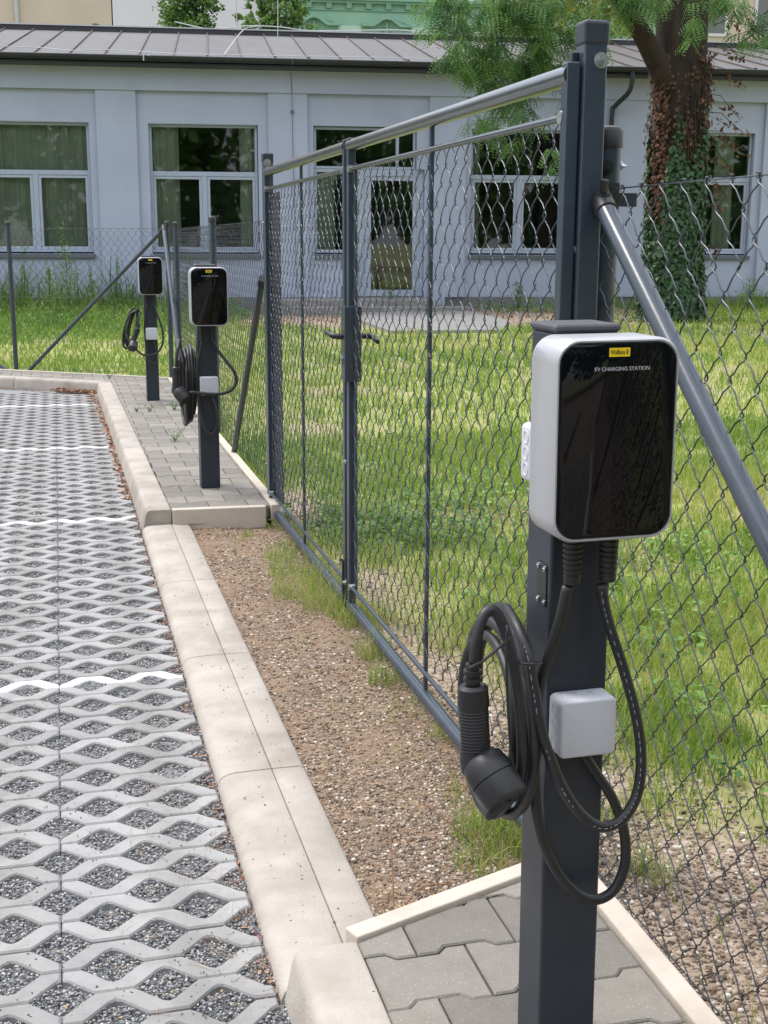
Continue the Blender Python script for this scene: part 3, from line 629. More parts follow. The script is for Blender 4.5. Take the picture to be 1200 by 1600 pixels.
obj('lock_cylinder', MB().tube([(-0.042, Lr-0.028, 1.01), (-0.034, Lr-0.028, 1.01)], 0.0085, 12).box(-0.040, -0.034, Lr-0.033, Lr-0.023, 0.985, 1.01), M_zinc, lb)
bolt(lr_, (-0.0215, Lr-0.012, 0.62), (-1, 0, 0), 0.006, 0.012); bolt(lr_, (-0.0215, Lr-0.012, 0.15), (-1, 0, 0), 0.007, 0.014)
# drop bolt and dark infill strip of the far leaf
obj('drop_bolt', MB().tube([(-0.020, 0.012, 0.02), (-0.020, 0.012, 0.22), (-0.024, 0.012, 0.225), (-0.034, 0.012, 0.225)], 0.005, 8), M_anth, ll_, smooth=True)
obj('cover_strip', MB().box(0.010, 0.014, YL-YM-0.315, YL-YM-0.05, 0.13, 1.66), M_anth2, ll_)

# --- fence to the right of the gate, running towards the camera
FX = 1.125
fr = thing('chain_link_fence', 'nearest chain link fence at the right, with the thick strut beside the tall post', 'fence', (0, 0, 0))
pr_ = round_post(fr, 1.148, 2.535, 1.672, 0.030, z0=-0.1)
bolt(pr_, (1.136, 2.507, 1.585), (-0.45, -1, 0), 0.0085, 0.014, M_plastic); bolt(pr_, (1.178, 2.53, 1.59), (1, -0.3, 0), 0.006, 0.012)
obj('mesh_clamp', MB().box(1.150, 1.2, 2.49, 2.494, 1.505, 1.533), M_anth2, pr_); obj('post_strap', MB().tube([(1.148, 2.535, 1.30), (1.148, 2.535, 1.304)], 0.0315, 20), M_anth2, pr_)
s0, s1 = Vector((1.100, 2.43, 1.500)), Vector((1.092, 0.55, 0.03))
st = obj('strut', MB().tube([s0, s1], 0.0205, 24), M_anth, fr, smooth=True)
sdv = (s1-s0).normalized()
obj('strut_bracket', MB().tube([s0-sdv*0.055+Vector((0.012, 0, 0)), s0-sdv*0.02, s0+sdv*0.012, s0+sdv*0.014], [0.017, 0.0235, 0.0238, 0.0205], 20).box(1.098, 1.145, 2.46, 2.515, 1.50, 1.552), M_plastic, st, smooth=True)
obj('bolt', MB().tube([(1.100, 2.447, 1.500), (1.096, 2.425, 1.556)], 0.0085, 6).tube([(1.0985, 2.437, 1.520), (1.098, 2.434, 1.530)], 0.015, 10), M_plastic, st)
for zz in (1.5395, 0.03): obj('tension_wire', MB().tube([(FX, 2.50, zz), (FX, -2.5, zz)], 0.0017, 6), M_wire, fr, smooth=True)
wiremesh(fr, (FX, 2.49, 0), (0, -1, 0), (-1, 0, 0), 4.6, 0.01, 1.5395, 0.0865, 0.0985, 0.0015, 2, 5, sag=0.01, seed=5)
for yy in (0.05, -2.45): round_post(fr, FX+0.03, yy, 1.60, 0.021, z0=-0.1)

# --- side fence between the gate and the far corner
fs = thing('chain_link_fence', 'chain link side fence behind the two far chargers, seen almost edge on', 'fence', (0, 0, 0))
SX = 1.075
for (yy, h) in ((8.95, 1.60), (11.75, 1.60)): round_post(fs, SX, yy, h, 0.024, z0=-0.1)
def strut(parent, a, b, r=0.019):
    a = Vector(a); b = Vector(b); d = (b-a).normalized(); o = obj('strut', MB().tube([a, b], r, 16), M_anth, parent, smooth=True)
    obj('strut_bracket', MB().tube([a-d*0.03, a+d*0.03], r*1.18, 14), M_plastic, o, smooth=True); return o
strut(fs, (SX-0.035, 6.56, 1.22), (SX-0.03, 7.85, 0.10)); strut(fs, (SX-0.055, 12.42, 1.545), (SX-0.05, 10.95, 0.10))
for zz in (1.535, 0.8, 0.12): obj('tension_wire', MB().tube([(SX+0.02, 6.5, zz), (SX+0.02, 12.5, zz)], 0.0016, 5), M_wire, fs, smooth=True)
wiremesh(fs, (SX+0.02, 6.52, 0), (0, 1, 0), (-1, 0, 0), 5.95, 0.06, 1.535, 0.083, 0.096, 0.0014, 1, 4, sag=0.02, seed=6)
# --- far fence
ff = thing('chain_link_fence', 'chain link fence along the far end of the parking area with two slanting struts', 'fence', (0, 0, 0))
cn = Vector((1.06, 12.50)); rp = 0.023
corner = round_post(ff, cn.x, cn.y, 1.615, 0.024, z0=-0.1)
for dd in (1.88, 4.4, 6.9): q = cn+FD*dd; round_post(ff, q.x, q.y, 1.615, rp, z0=-0.1)
def fp(dd, z, off=-0.035): q = cn+FD*dd+FN*off; return (q.x, q.y, z)
strut(ff, fp(0.03, 1.53), fp(1.70, 0.09)); strut(ff, fp(4.35, 1.50), fp(1.98, 0.09))
for zz in (1.545, 0.85, 0.12): obj('tension_wire', MB().tube([fp(0, zz, 0.022), fp(9, zz, 0.022)], 0.0016, 5), M_wire, ff, smooth=True)
wiremesh(ff, fp(0, 0, 0.022), (FD.x, FD.y, 0), (FN.x, FN.y, 0), 6.5, 0.06, 1.545, 0.083, 0.096, 0.0014, 1, 4, sag=0.01, seed=8)

# ================================================================== CHARGERS
def rrect(cx, cz, w, h, r, n=8):
    o = []
    for (sx, sz, a0) in ((1, 1, 0), (-1, 1, 90), (-1, -1, 180), (1, -1, 270)):
        for k in range(n+1):
            a = R(a0+90*k/n); o.append((cx+sx*(w/2-r)+r*math.cos(a), cz+sz*(h/2-r)+r*math.sin(a)))
    return o
def smooth_path(pts, n=6):
    P = [Vector(p) for p in pts]; P = [P[0]*2-P[1]]+P+[P[-1]*2-P[-2]]; o = []
    for i in range(1, len(P)-2):
        a, b, c, d = P[i-1:i+3]
        for k in range(n):
            t = k/n; o.append(0.5*((2*b)+(c-a)*t+(2*a-5*b+4*c-d)*t*t+(3*b-a-3*c+d)*t**3))
    o.append(P[-2]); return o
def cable(parent, pts, r=0.0088, name='cable', n=6, seg=12, mt=None):
    return obj(name, MB().tube(smooth_path(pts, n), r, seg), mt or M_rubber, parent, smooth=True, autos=False)
SH = {}
def shared(key, fn):
    if key not in SH: SH[key] = fn()
    return SH[key]
def box_shell():
    mb = MB(); rr = []
    for (y, dw, r) in ((0.0, -0.012, 0.030), (0.004, -0.004, 0.034), (0.010, 0.0, 0.036), (0.100, 0.0, 0.036), (0.106, -0.003, 0.034)):
        rr.append([(x, -y, z) for x, z in rrect(0, 0, 0.198+2*dw, 0.305+2*dw, r)])
    rr.append([(x, -0.106, z) for x, z in rrect(0, 0, 0.198-0.0105, 0.305-0.0105, 0.0325)])
    rr.append([(x, -0.1035, z) for x, z in rrect(0, 0, 0.198-0.0115, 0.305-0.0115, 0.032)])
    return mb.rings(rr).mesh('housing')
def panel():
    rr = [[(x, -y, z) for x, z in rrect(0, 0, 0.198-0.013+d, 0.305-0.013+d, 0.0315)] for y, d in ((0.1036, 0), (0.1052, 0), (0.1060, -0.0016))]
    return MB().rings(rr).mesh('front_panel')
def gland():
    pts, rr = [(0, 0, 0.0)], [0.0150]
    for k in range(7):
        z = -0.004-k*0.0085; pts += [(0, 0, z), (0, 0, z-0.0052), (0, 0, z-0.0056), (0, 0, z-0.0082)]; rr += [0.0158-k*.0003, 0.0158-k*.0003, 0.0122, 0.0122]
    pts += [(0, 0, -0.064), (0, 0, -0.078), (0, 0, -0.079)]; rr += [0.0135, 0.0128, 0.0095]
    return MB().tube(pts, rr, 18).mesh('cable_gland')
def jbox():
    rr = [[(x, -y, z) for x, z in rrect(0, 0, 0.098+d, 0.098+d, 0.010+d/2, 5)] for y, d in ((0, -0.004), (0.003, 0), (0.044, 0), (0.0475, -0.002), (0.0495, -0.0055), (0.050, -0.010))]
    return MB().rings(rr).mesh('junction_box')
def knock():
    mb = MB()
    for k in (-1, 0, 1):
        for rr_, n in ((0.0105, 18),):
            c = Vector((-0.0490, -0.024, k*0.027)); ring = [c+Vector((0, math.cos(2*math.pi*i/n)*rr_, math.sin(2*math.pi*i/n)*rr_)) for i in range(n+1)]
            mb.tube(ring, 0.0008, 6, cap=False)
            c = Vector((k*0.027, -0.024, 0.0490)); ring = [c+Vector((math.cos(2*math.pi*i/n)*rr_, math.sin(2*math.pi*i/n)*rr_, 0)) for i in range(n+1)]
            mb.tube(ring, 0.0008, 6, cap=False)
    return mb.mesh('knockout')
def knock2():
    mb = MB(); n = 18
    for k in (-1, 0, 1):
        c = Vector((0.0490, -0.024, k*0.027)); mb.tube([c+Vector((0, math.cos(2*math.pi*i/n)*.0105, math.sin(2*math.pi*i/n)*.0105)) for i in range(n+1)], 0.0012, 6, cap=False)
    return mb.mesh('knockout')
SH['knock2'] = knock2()
JBZ = 0.998
def charger(x0, yf, label, writing, lean=0.0):
    """post front-left edge at x0, front face at yf"""
    t = thing('ev_charger', label, 'charging station', (x0+0.052, yf, 0.09), 0, 'electric car chargers on grey posts')
    t.rotation_euler = (0, lean, 0)
    p = obj('post', shared('post', lambda: MB().box(-0.052, 0.052, 0, 0.104, -0.14, 1.205).mesh('post')), M_anth2, t, bevel=0.005, bseg=3)
    obj('post_cap', shared('cap', lambda: MB().rings([[(sx*w, 0.052+sy*w, z) for sx, sy in ((-1, -1), (1, -1), (1, 1), (-1, 1))] for z, w in ((1.2055, 0.0515), (1.2085, 0.0515), (1.209, 0.0545), (1.2145, 0.0545), (1.218, 0.051))]).mesh('post_cap')), M_cap, p, bevel=0.0012)
    wb = obj('wallbox', shared('shell', box_shell), M_silver, t, smooth=True, loc=(0.005, 0.002, 1.052))
    obj('front_panel', shared('panel', panel), M_gloss, wb, smooth=True)
    st_ = obj('label_sticker', shared('stick', lambda: MB().box(-0.0165, 0.0165, -0.1066, -0.1058, 0.1255, 0.1385).mesh('label_sticker')), M_yel, wb)
    for s_, size, z, mt, nm, x in ((writing, 0.0092, 0.1320, M_ink, 'label_lettering', -0.0005), ('EV CHARGING STATION', 0.0080, 0.1075, M_white_ink, 'panel_lettering', 0.005)):
        me = shared((s_, size), lambda: text_mesh(s_, size, nm)); o = obj(nm, me, mt, wb); o.rotation_euler = (R(90), 0, 0); o.location = (x, -0.1069, z)
        if nm == 'label_lettering': o.scale = (0.72, 1.1, 1)
    for xx in (-0.033, 0.028): obj('cable_gland', shared('gland', gland), M_plastic, t, smooth=True, loc=(xx, -0.042, 0.897))
    jb = obj('junction_box', shared('jbox', jbox), M_jbox, t, smooth=True, bevel=0.0, loc=(0.0, -0.001, 0.576))
    obj('knockout', shared('knock', knock), M_jbox, jb, smooth=True)
    return t
def plug(parent, origin, M3):
    """type 2 connector, local: handle along -z from the origin, head pointing along local (hx) ; M3 a 3x3 rotation"""
    o = Vector(origin)
    def T(p): return o+M3@Vector(p)
    # handle: oval rings
    mb = MB(); rr = []
    for (z, a, b, dx) in ((0.0, 0.018, 0.016, 0), (-0.005, 0.0235, 0.0205, 0), (-0.033, 0.0250, 0.0215, 0), (-0.038, 0.0230, 0.0200, 0), (-0.105, 0.0230, 0.0200, 0.002), (-0.122, 0.0275, 0.0245, 0.004), (-0.142, 0.034, 0.031, 0.012)):
        rr.append([T((dx+a*math.cos(2*math.pi*k/22), b*math.sin(2*math.pi*k/22), z)) for k in range(22)])
    h = obj('connector_handle', mb.rings(rr), M_plastic, parent, smooth=True)
    g_ = MB()
    for k in range(13):
        z = -0.041-k*0.0052; n = 14; ring = [T((0.0224*math.cos(a), 0.0194*math.sin(a), z)) for a in [R(-165+150*i/n) for i in range(n+1)]]
        g_.tube(ring, 0.0013, 6)
    obj('grip_rib', g_, M_plastic, h, smooth=True, kind='stuff')
    ax = (M3@Vector((0.42, -0.62, -0.66))).normalized(); c0 = T((0.006, 0.004, -0.118))
    hd = MB().tube([c0, c0+ax*0.012, c0+ax*0.030, c0+ax*0.044], [0.022, 0.034, 0.0375, 0.0375], 28)
    obj('connector_head', hd, M_plastic, h, smooth=True)
    cp = MB().tube([c0+ax*0.0455, c0+ax*0.078, c0+ax*0.083, c0+ax*0.084], [0.0372, 0.0365, 0.035, 0.0315], 28)
    cap = obj('dust_cap', cp, M_plastic, h, smooth=True)
    tip = c0+ax*0.076; dn = (M3@Vector((-0.55, 0.1, -0.75))).normalized(); obj('cap_tab', MB().tube([tip, tip+dn*0.036, tip+dn*0.046], [0.013, 0.010, 0.004], 8), M_plastic, cap, smooth=True)
    br = [T((0, 0, 0.0)), T((0, 0, 0.006)), T((0, 0, 0.0065)), T((0, 0, 0.012)), T((0, 0, 0.0125)), T((0, 0, 0.018)), T((0, 0, 0.0185)), T((0, 0, 0.024)), T((0, 0, 0.0245)), T((0, 0, 0.034))]
    obj('bend_relief', MB().tube(br, [0.011, 0.011, 0.0145, 0.0145, 0.011, 0.011, 0.014, 0.014, 0.0105, 0.0105], 14), M_plastic, h, smooth=True)
    return h, c0+ax*0.07
# cables are written in metres relative to each post's front-left foot (x0, yf)
def cab(t, pts, **k):
    return cable(t, [(x, y, z-0.09) for x, y, z in pts], **k)

# nearest charger: post front-left edge at (0.745, 1.78)
c1 = charger(0.745, 1.78, 'nearest charger with large black glossy panel, coiled cable and plug hanging left', 'Wallbox 8', lean=-0.0085)
o1 = Vector((0.797, 1.78, 0))
jb2 = obj('junction_box', SH['jbox'], M_jbox, c1, smooth=True, loc=(0.001, 0.105, JBZ), label='light grey box on the side of the post, half hidden by the wallbox'); jb2.rotation_euler = (0, 0, R(180))
obj('knockout', SH['knock2'], M_jbox, jb2, smooth=True)
def L1(x, y, z): return (x-o1.x, y-o1.y, z)
A = [(0.812, 1.735, 0.905), (0.822, 1.728, 0.850), (0.848, 1.715, 0.765), (0.866, 1.70, 0.688), (0.872, 1.69, 0.622), (0.862, 1.68, 0.566), (0.833, 1.67, 0.532), (0.796, 1.665, 0.526), (0.762, 1.665, 0.550), (0.733, 1.67, 0.592), (0.712, 1.675, 0.642), (0.697, 1.685, 0.694), (0.690, 1.70, 0.752), (0.686, 1.72, 0.806), (0.683, 1.76, 0.838), (0.690, 1.81, 0.842),
     (0.700, 1.87, 0.835), (0.705, 1.95, 0.785), (0.705, 2.01, 0.70), (0.706, 2.01, 0.60), (0.707, 1.95, 0.505), (0.706, 1.87, 0.478), (0.700, 1.79, 0.505), (0.694, 1.735, 0.57), (0.690, 1.715, 0.66), (0.690, 1.735, 0.76), (0.690, 1.79, 0.825)]
cab(c1, [L1(*p) for p in A])
B = [(0.757, 1.738, 0.905), (0.748, 1.742, 0.850), (0.733, 1.748, 0.79), (0.722, 1.755, 0.735), (0.716, 1.758, 0.66), (0.717, 1.757, 0.58), (0.724, 1.752, 0.50), (0.742, 1.747, 0.440), (0.775, 1.743, 0.385), (0.816, 1.741, 0.354), (0.855, 1.742, 0.362), (0.878, 1.745, 0.405), (0.877, 1.750, 0.465), (0.857, 1.757, 0.525), (0.828, 1.765, 0.572), (0.802, 1.768, 0.615), (0.797, 1.768, 0.635)]
cab(c1, [L1(*p) for p in B])
# white print running along the charging cable
def cable_print():
    pts = smooth_path([L1(x, y, z-0.09) for x, y, z in A[:15]], 14); mb = MB(); lr2 = random.Random(4); i = 3
    while i < len(pts)-3:
        ln = lr2.choice((1, 1, 1, 2)); seg_ = []
        for j in range(i, min(i+ln+1, len(pts)-1)):
            t = (pts[j+1]-pts[j-1]).normalized(); d = Vector((-0.55, -1.0, 0.25)); d = (d-t*d.dot(t)).normalized(); seg_.append(pts[j]+d*0.0087)
        if len(seg_) > 1: mb.tube(seg_, 0.0004, 4)
        i += ln+lr2.choice((1, 2, 2))+(12 if lr2.random() < .06 else 0)
    obj('cable_lettering', mb, M_white_ink, c1, kind='stuff')
cable_print()
# coil: circles lying beside the post's left face
coil = []
for i in range(66):
    a = R(95-i*20); k = i/18.0
    cy, cz, ra, rb = 1.862+0.012*math.sin(k*2.1), 0.650+0.010*math.sin(k*1.7), 0.150-0.016*math.sin(k*1.9+0.5)*1.0, 0.160-0.018*math.cos(k*2.3)
    coil.append((0.712-0.0125*k+0.003*math.sin(k*9), cy-ra*math.cos(a), cz+rb*math.sin(a)))
# last turn rises over the top and drops into the plug
pl = Vector((0.590, 1.70, 0.772))
C_ = [(0.664, 1.87, 0.487), (0.660, 1.79, 0.505), (0.660, 1.725, 0.56), (0.664, 1.697, 0.60), (0.667, 1.685, 0.64), (0.664, 1.69, 0.72), (0.655, 1.70, 0.80), (0.643, 1.715, 0.855), (0.627, 1.72, 0.882), (0.609, 1.715, 0.872), (0.596, 1.705, 0.838), (0.591, 1.70, 0.80)]
cab(c1, [L1(*p) for p in coil+C_], n=3)
Mp = Matrix.Rotation(R(-2), 3, 'Y')@Matrix.Rotation(R(-8), 3, 'Z')
h1, tip1 = plug(c1, L1(pl.x, pl.y, pl.z-0.09), Mp)
# cap strap, zip ties, hook plate
cable(c1, [tip1+Vector((0.02, 0, 0.02)), L1(0.642, 1.672, 0.59), L1(0.637, 1.68, 0.70), L1(0.640, 1.69, 0.775)], r=0.0022, name='cap_strap', seg=6, mt=M_plastic)
def ring_tie(c, ax, ra, rb, w=0.0018):
    c = Vector(c); ax = Vector(ax).normalized(); u = ax.cross(Vector((0, 1, 0.2))).normalized(); v = ax.cross(u)
    return MB().tube([c+u*ra*math.cos(2*math.pi*k/20)+v*rb*math.sin(2*math.pi*k/20) for k in range(21)], w, 5, cap=False)
obj('cable_tie', ring_tie(L1(0.678, 1.715, 0.795-0.09), (0.1, 0.25, 1), 0.027, 0.034), M_plastic, c1)
obj('cable_tie', MB().tube([L1(0.577, 1.68, 0.716), L1(0.600, 1.682, 0.725), L1(0.650, 1.70, 0.752)], 0.0022, 6), M_plastic, c1)
obj('post_strap', MB().box(-0.0535, 0.0535, -0.0015, 0.1055, 0.512, 0.5155).box(0.047, 0.056, -0.006, 0.001, 0.509, 0.5185), M_plastic, c1)
hk = obj('hook_plate', MB().box(-0.0545, -0.052, 0.012, 0.050, 0.765, 0.835), M_plastic, c1, bevel=0.003)
for dy, dz in ((0.018, 0.772), (0.044, 0.772), (0.018, 0.828), (0.044, 0.828)): bolt(hk, (-0.0545, dy, dz), (-1, 0, 0), 0.0028, 0.003)

c1.location = (0.761, 1.700, 0.1503); c1.scale = (0.955, 0.955, 0.955)     # same make as the others, on a 100 mm post
# second charger: (0.712, 6.72)
c2 = charger(0.712, 6.72, 'middle of the three chargers, cable coiled tightly beside the post and plug hanging left', 'Wallbox')
o2 = Vector((0.764, 6.72, 0))
def L2(x, y, z): return (x-o2.x, y-o2.y, z)
cab(c2, [L2(*p) for p in [(0.793, 6.675, 0.905), (0.812, 6.67, 0.86), (0.855, 6.65, 0.80), (0.893, 6.63, 0.745), (0.902, 6.62, 0.690), (0.872, 6.61, 0.650), (0.82, 6.605, 0.632), (0.76, 6.605, 0.632), (0.70, 6.61, 0.638), (0.655, 6.62, 0.64), (0.64, 6.66, 0.60), (0.645, 6.75, 0.50), (0.655, 6.85, 0.44), (0.66, 6.95, 0.47)]])
cab(c2, [L2(*p) for p in [(0.731, 6.675, 0.905), (0.722, 6.68, 0.85), (0.706, 6.69, 0.78), (0.706, 6.70, 0.66), (0.716, 6.70, 0.53), (0.730, 6.69, 0.455), (0.758, 6.685, 0.405), (0.790, 6.685, 0.42), (0.803, 6.69, 0.48), (0.794, 6.70, 0.55), (0.775, 6.708, 0.61), (0.768, 6.71, 0.635)]])
co2 = []
for i in range(76):
    a = R(95-i*20); k = i/18.0; co2.append((0.698-0.0145*k, 6.86-0.145*math.cos(a)*(1-0.03*math.sin(k*3)), 0.685+(0.165+0.02*math.sin(k*1.3))*math.sin(a)-(0.03*k if math.sin(a) < 0 else 0)))
cab(c2, [L2(*p) for p in co2], n=3)
P2 = Vector((0.592, 6.66, 0.775))
cab(c2, [L2(*p) for p in [co2[-1], (0.622, 6.80, 0.90), (0.605, 6.69, 0.88), (0.594, 6.665, 0.83), (0.592, 6.66, 0.80)]])
plug(c2, L2(P2.x, P2.y, P2.z-0.09), Matrix.Rotation(R(4), 3, 'Y')@Matrix.Rotation(R(15), 3, 'Z'))
hk = obj('hook_plate', MB().box(-0.0545, -0.052, 0.012, 0.050, 0.765, 0.835), M_plastic, c2, bevel=0.003)
# third charger: (0.69, 10.64)
c3 = charger(0.690, 10.64, 'farthest charger by the corner fence, its cable loops fanned out leftwards', 'Wallbox')
o3 = Vector((0.742, 10.64, 0))
def L3(x, y, z): return (x-o3.x, y-o3.y, z)
cab(c3, [L3(*p) for p in [(0.770, 10.595, 0.905), (0.795, 10.58, 0.82), (0.826, 10.56, 0.72), (0.832, 10.55, 0.62), (0.80, 10.54, 0.535), (0.73, 10.53, 0.495), (0.66, 10.53, 0.50), (0.60, 10.54, 0.55), (0.55, 10.57, 0.62), (0.535, 10.60, 0.66)]])
cab(c3, [L3(*p) for p in [(0.709, 10.595, 0.905), (0.698, 10.60, 0.82), (0.688, 10.61, 0.70), (0.70, 10.61, 0.55), (0.712, 10.60, 0.46), (0.745, 10.60, 0.415), (0.775, 10.60, 0.44), (0.775, 10.61, 0.52), (0.755, 10.62, 0.60), (0.745, 10.63, 0.64)]])
for i, (w_, dx) in enumerate(((0.050, 0.0), (0.040, 0.018), (0.030, 0.030), (0.045, 0.009))):
    lp = []
    for k in range(19):
        a = R(k*20); u = math.sin(a)*w_; v = math.cos(a)
        lp.append((0.605+dx+u-0.075*(1-v)/2*1.0, 10.60+0.02*i+0.05*u, 0.70+0.150*v+0.01*i))
    cab(c3, [L3(*p) for p in lp], n=3, seg=8)
P3 = Vector((0.628, 10.54, 0.72))
cab(c3, [L3(*p) for p in [(0.66, 10.60, 0.84), (0.645, 10.56, 0.83), (0.632, 10.545, 0.78), (0.628, 10.54, 0.75)]])
plug(c3, L3(P3.x, P3.y, P3.z-0.09), Matrix.Rotation(R(22), 3, 'Y')@Matrix.Rotation(R(-30), 3, 'Z'))

# ================================================================== SCHOOL BUILDING (local x along the facade, local y into it)
bl = thing('school_building', 'long low lilac rendered building with grey sheet roof and tall windows behind the lawn', 'building', (BLD_X, BLD_Y, 0), BLD_RZ)
ZG, ZP, ZB, ZE = -0.3, 0.32, 4.24, 4.70
PIL = [(-15.70, -14.95), (-12.40, -11.65), (-9.10, -8.35), (-5.78, -5.03), (-2.50, -1.75), (0.78, 1.54), (4.07, 4.84), (7.27, 8.02), (10.45, 11.80), (14.28, 15.05), (17.5, 18.25), (20.7, 21.45)]
WIN = [(-14.70, -12.60), (-11.40, -9.30), (-8.10, -5.98), (-4.75, -2.72), (-1.50, 0.63), (1.75, 3.87), None, (8.13, 10.20), (12.0, 14.10), (15.3, 17.3), (18.5, 20.5)]
WZ0, WZ1 = 1.17, 3.65
obj('plinth', MB().box(-16, 22, 0.045, 0.4, ZG, ZP), M_plinth, bl)
obj('frieze', MB().box(-16, 22, -0.035, 0.38, ZB, ZE), M_wall, bl)
for a, b in PIL: obj('pilaster', MB().box(a, b, 0.0, 0.33, ZP+0.001, ZB-0.001), M_wall, bl)
for i in range(len(PIL)-1):
    a, b = PIL[i][1]-0.01, PIL[i+1][0]+0.01; w = WIN[i]; mb = MB(); y0, y1 = 0.075, 0.32
    if w:
        mb.box(a, w[0], y0, y1, ZP+.002, ZB-.002).box(w[1], b, y0, y1, ZP+.002, ZB-.002).box(w[0], w[1], y0, y1, WZ1, ZB-.002).box(w[0], w[1], y0, y1, ZP+.002, WZ0)
    else:
        mb.box(a, 4.96, y0, y1, ZP+.002, ZB-.002).box(7.19, b, y0, y1, ZP+.002, ZB-.002).box(4.96, 7.19, y0, y1, WZ1, ZB-.002).box(4.96, 5.82, y0, y1, ZP+.002, WZ0).box(7.03, 7.19, y0, y1, 2.84, WZ1)
    obj('wall', mb, M_wall, bl)
obj('back_wall', MB().box(-16, 22, 5.0, 5.3, ZG, 5.9), M_wall, bl)
obj('interior', MB().box(-16, 22, 3.2, 3.3, ZG, 4.6).add([(-16, .33, 0.34), (22, .33, 0.34), (22, 3.2, 0.34), (-16, 3.2, 0.34)], [(0, 1, 2, 3)]).add([(-16, .33, 4.2), (22, .33, 4.2), (22, 3.2, 4.2), (-16, 3.2, 4.2)], [(3, 2, 1, 0)]), M_inside, bl)
obj('gable', MB().box(-16, -15.7, 0.3, 5.0, ZG, 4.7), M_wall, bl); obj('gable', MB().box(21.7, 22, 0.3, 5.0, ZG, 4.7), M_wall, bl)
def frame_boxes(x0, x1, z0, z1, w, y0, y1):
    return MB().box(x0, x1, y0, y1, z1-w, z1).box(x0, x1, y0, y1, z0, z0+w).box(x0, x0+w, y0, y1, z0+w, z1-w).box(x1-w, x1, y0, y1, z0+w, z1-w)
def curtain(win, x0, x1, z0, z1, seed):
    n = int((x1-x0)/0.02)+2; lr = random.Random(seed); ph = lr.random()*6; v = []; f = []
    for i in range(n):
        x = x0+(x1-x0)*i/(n-1); y = 0.40+0.03*math.sin(i*0.9+ph)+0.015*math.sin(i*2.3+ph)
        v += [(x, y, z0), (x, y+0.01*math.sin(i*.5), z1)]
        if i: f.append((2*i-2, 2*i, 2*i+1, 2*i-1))
    obj('curtain', MB().add(v, f), M_curtain, win, smooth=True, autos=False)
def window(x0, x1, cur=(), lower=True):
    w = MB(); y0, y1 = 0.185, 0.255; fr_ = frame_boxes(x0+.012, x1-.012, WZ0+.03, WZ1-.012, 0.05, y0, y1); zt = 2.71; xm = (x0+x1)/2
    fr_.box(x0+.062, x1-.062, y0, y1, zt-0.045, zt+0.045).box(xm-0.05, xm+0.05, y0, y1, WZ0+.08, zt-0.045)
    o = obj('window', fr_, M_frame, bl, bevel=0.006)
    for a, b in ((x0+.062, xm-0.05), (xm+0.05, x1-.062)):
        obj('sash', frame_boxes(a+.002, b-.002, WZ0+.082, zt-.047, 0.055, y0+.012, y1-.01), M_frame, o, bevel=0.005)
        obj('pane', MB().box(a+.05, b-.05, y0+.034, y0+.040, WZ0+.13, zt-.095), M_glass, o)
    obj('pane', MB().box(x0+.055, x1-.055, y0+.034, y0+.040, zt+.04, WZ1-.055), M_glass, o)
    obj('sill', MB().box(x0-0.03, x1+0.03, 0.02, 0.19, WZ0-0.045, WZ0-0.005).box(x0-0.03, x1+0.03, 0.018, 0.03, WZ0-0.085, WZ0-0.005), M_sill, o, bevel=0.004)
    obj('reveal', MB().box(x0+0.001, x0+0.012, 0.08, 0.2, WZ0, WZ1).box(x0+.012, x1-.012, 0.08, 0.2, WZ1-0.012, WZ1-0.001), M_frame, o)
    for k, (a, b) in enumerate(cur): curtain(o, x0+(x1-x0)*a, x0+(x1-x0)*b, WZ0+0.05, WZ1-0.03, int(x0*10)+k)
    return o
CUR = {0: [(0.02, 0.98)], 1: [(0, .3), (.7, 1)], 2: [(0.0, 0.98)], 3: [(0, .25), (.75, 1)], 4: [(0.01, 0.99)], 5: [(0.03, 0.27), (0.83, 0.98)], 7: [(0.02, 0.12)], 8: [(0.66, 0.86)], 9: [(0, .3)], 10: [(0.6, 1)]}
for i, w in enumerate(WIN):
    if w: window(w[0], w[1], CUR.get(i, ()))
# door bay
y0, y1 = 0.185, 0.255
o = obj('window', frame_boxes(4.972, 7.018, 2.84, WZ1-.012, 0.05, y0, y1).box(6.62, 6.68, y0, y1, 2.89, 3.59), M_frame, bl, bevel=0.006)
obj('pane', MB().box(5.01, 6.99, y0+.034, y0+.04, 2.88, WZ1-.05), M_glass, o)
o = obj('window', frame_boxes(4.972, 5.82, WZ0+.03, 2.835, 0.06, y0, y1), M_frame, bl, bevel=0.006)
obj('pane', MB().box(5.02, 5.77, y0+.034, y0+.04, WZ0+.08, 2.79), M_glass, o); curtain(o, 5.0, 5.4, WZ0+.05, 2.80, 4)
obj('sill', MB().box(4.94, 5.84, 0.02, 0.19, WZ0-0.045, WZ0-0.005).box(4.94, 5.84, 0.018, 0.03, WZ0-0.085, WZ0-0.005), M_sill, o, bevel=0.004)
d = obj('door', frame_boxes(5.84, 7.185, 0.33, 2.835, 0.13, y0-.03, y1).box(5.97, 6.12, y0-.015, y1, 0.46, 2.705).box(6.97, 7.055, y0-.015, y1, 0.46, 2.705).box(6.12, 6.97, y0-.015, y1, 2.62, 2.705), M_frame, bl, bevel=0.006)
obj('pane', MB().box(6.11, 6.98, y0+.034, y0+.04, 0.45, 2.63), M_glass, d)
obj('handle', MB().tube([(6.05, y0-.08, 1.25), (6.05, y0-.08, 1.55)], 0.012, 8).box(6.04, 6.06, y0-.08, y0-.01, 1.30, 1.32).box(6.04, 6.06, y0-.08, y0-.01, 1.48, 1.50), M_zinc, d)
obj('door_step', MB().box(3.85, 7.25, -1.0, 0.043, -0.1, 0.31), M_step, bl, bevel=0.01)
obj('door_step', MB().box(4.4, 7.9, -1.32, -1.002, -0.1, 0.19), M_step, bl, bevel=0.01)
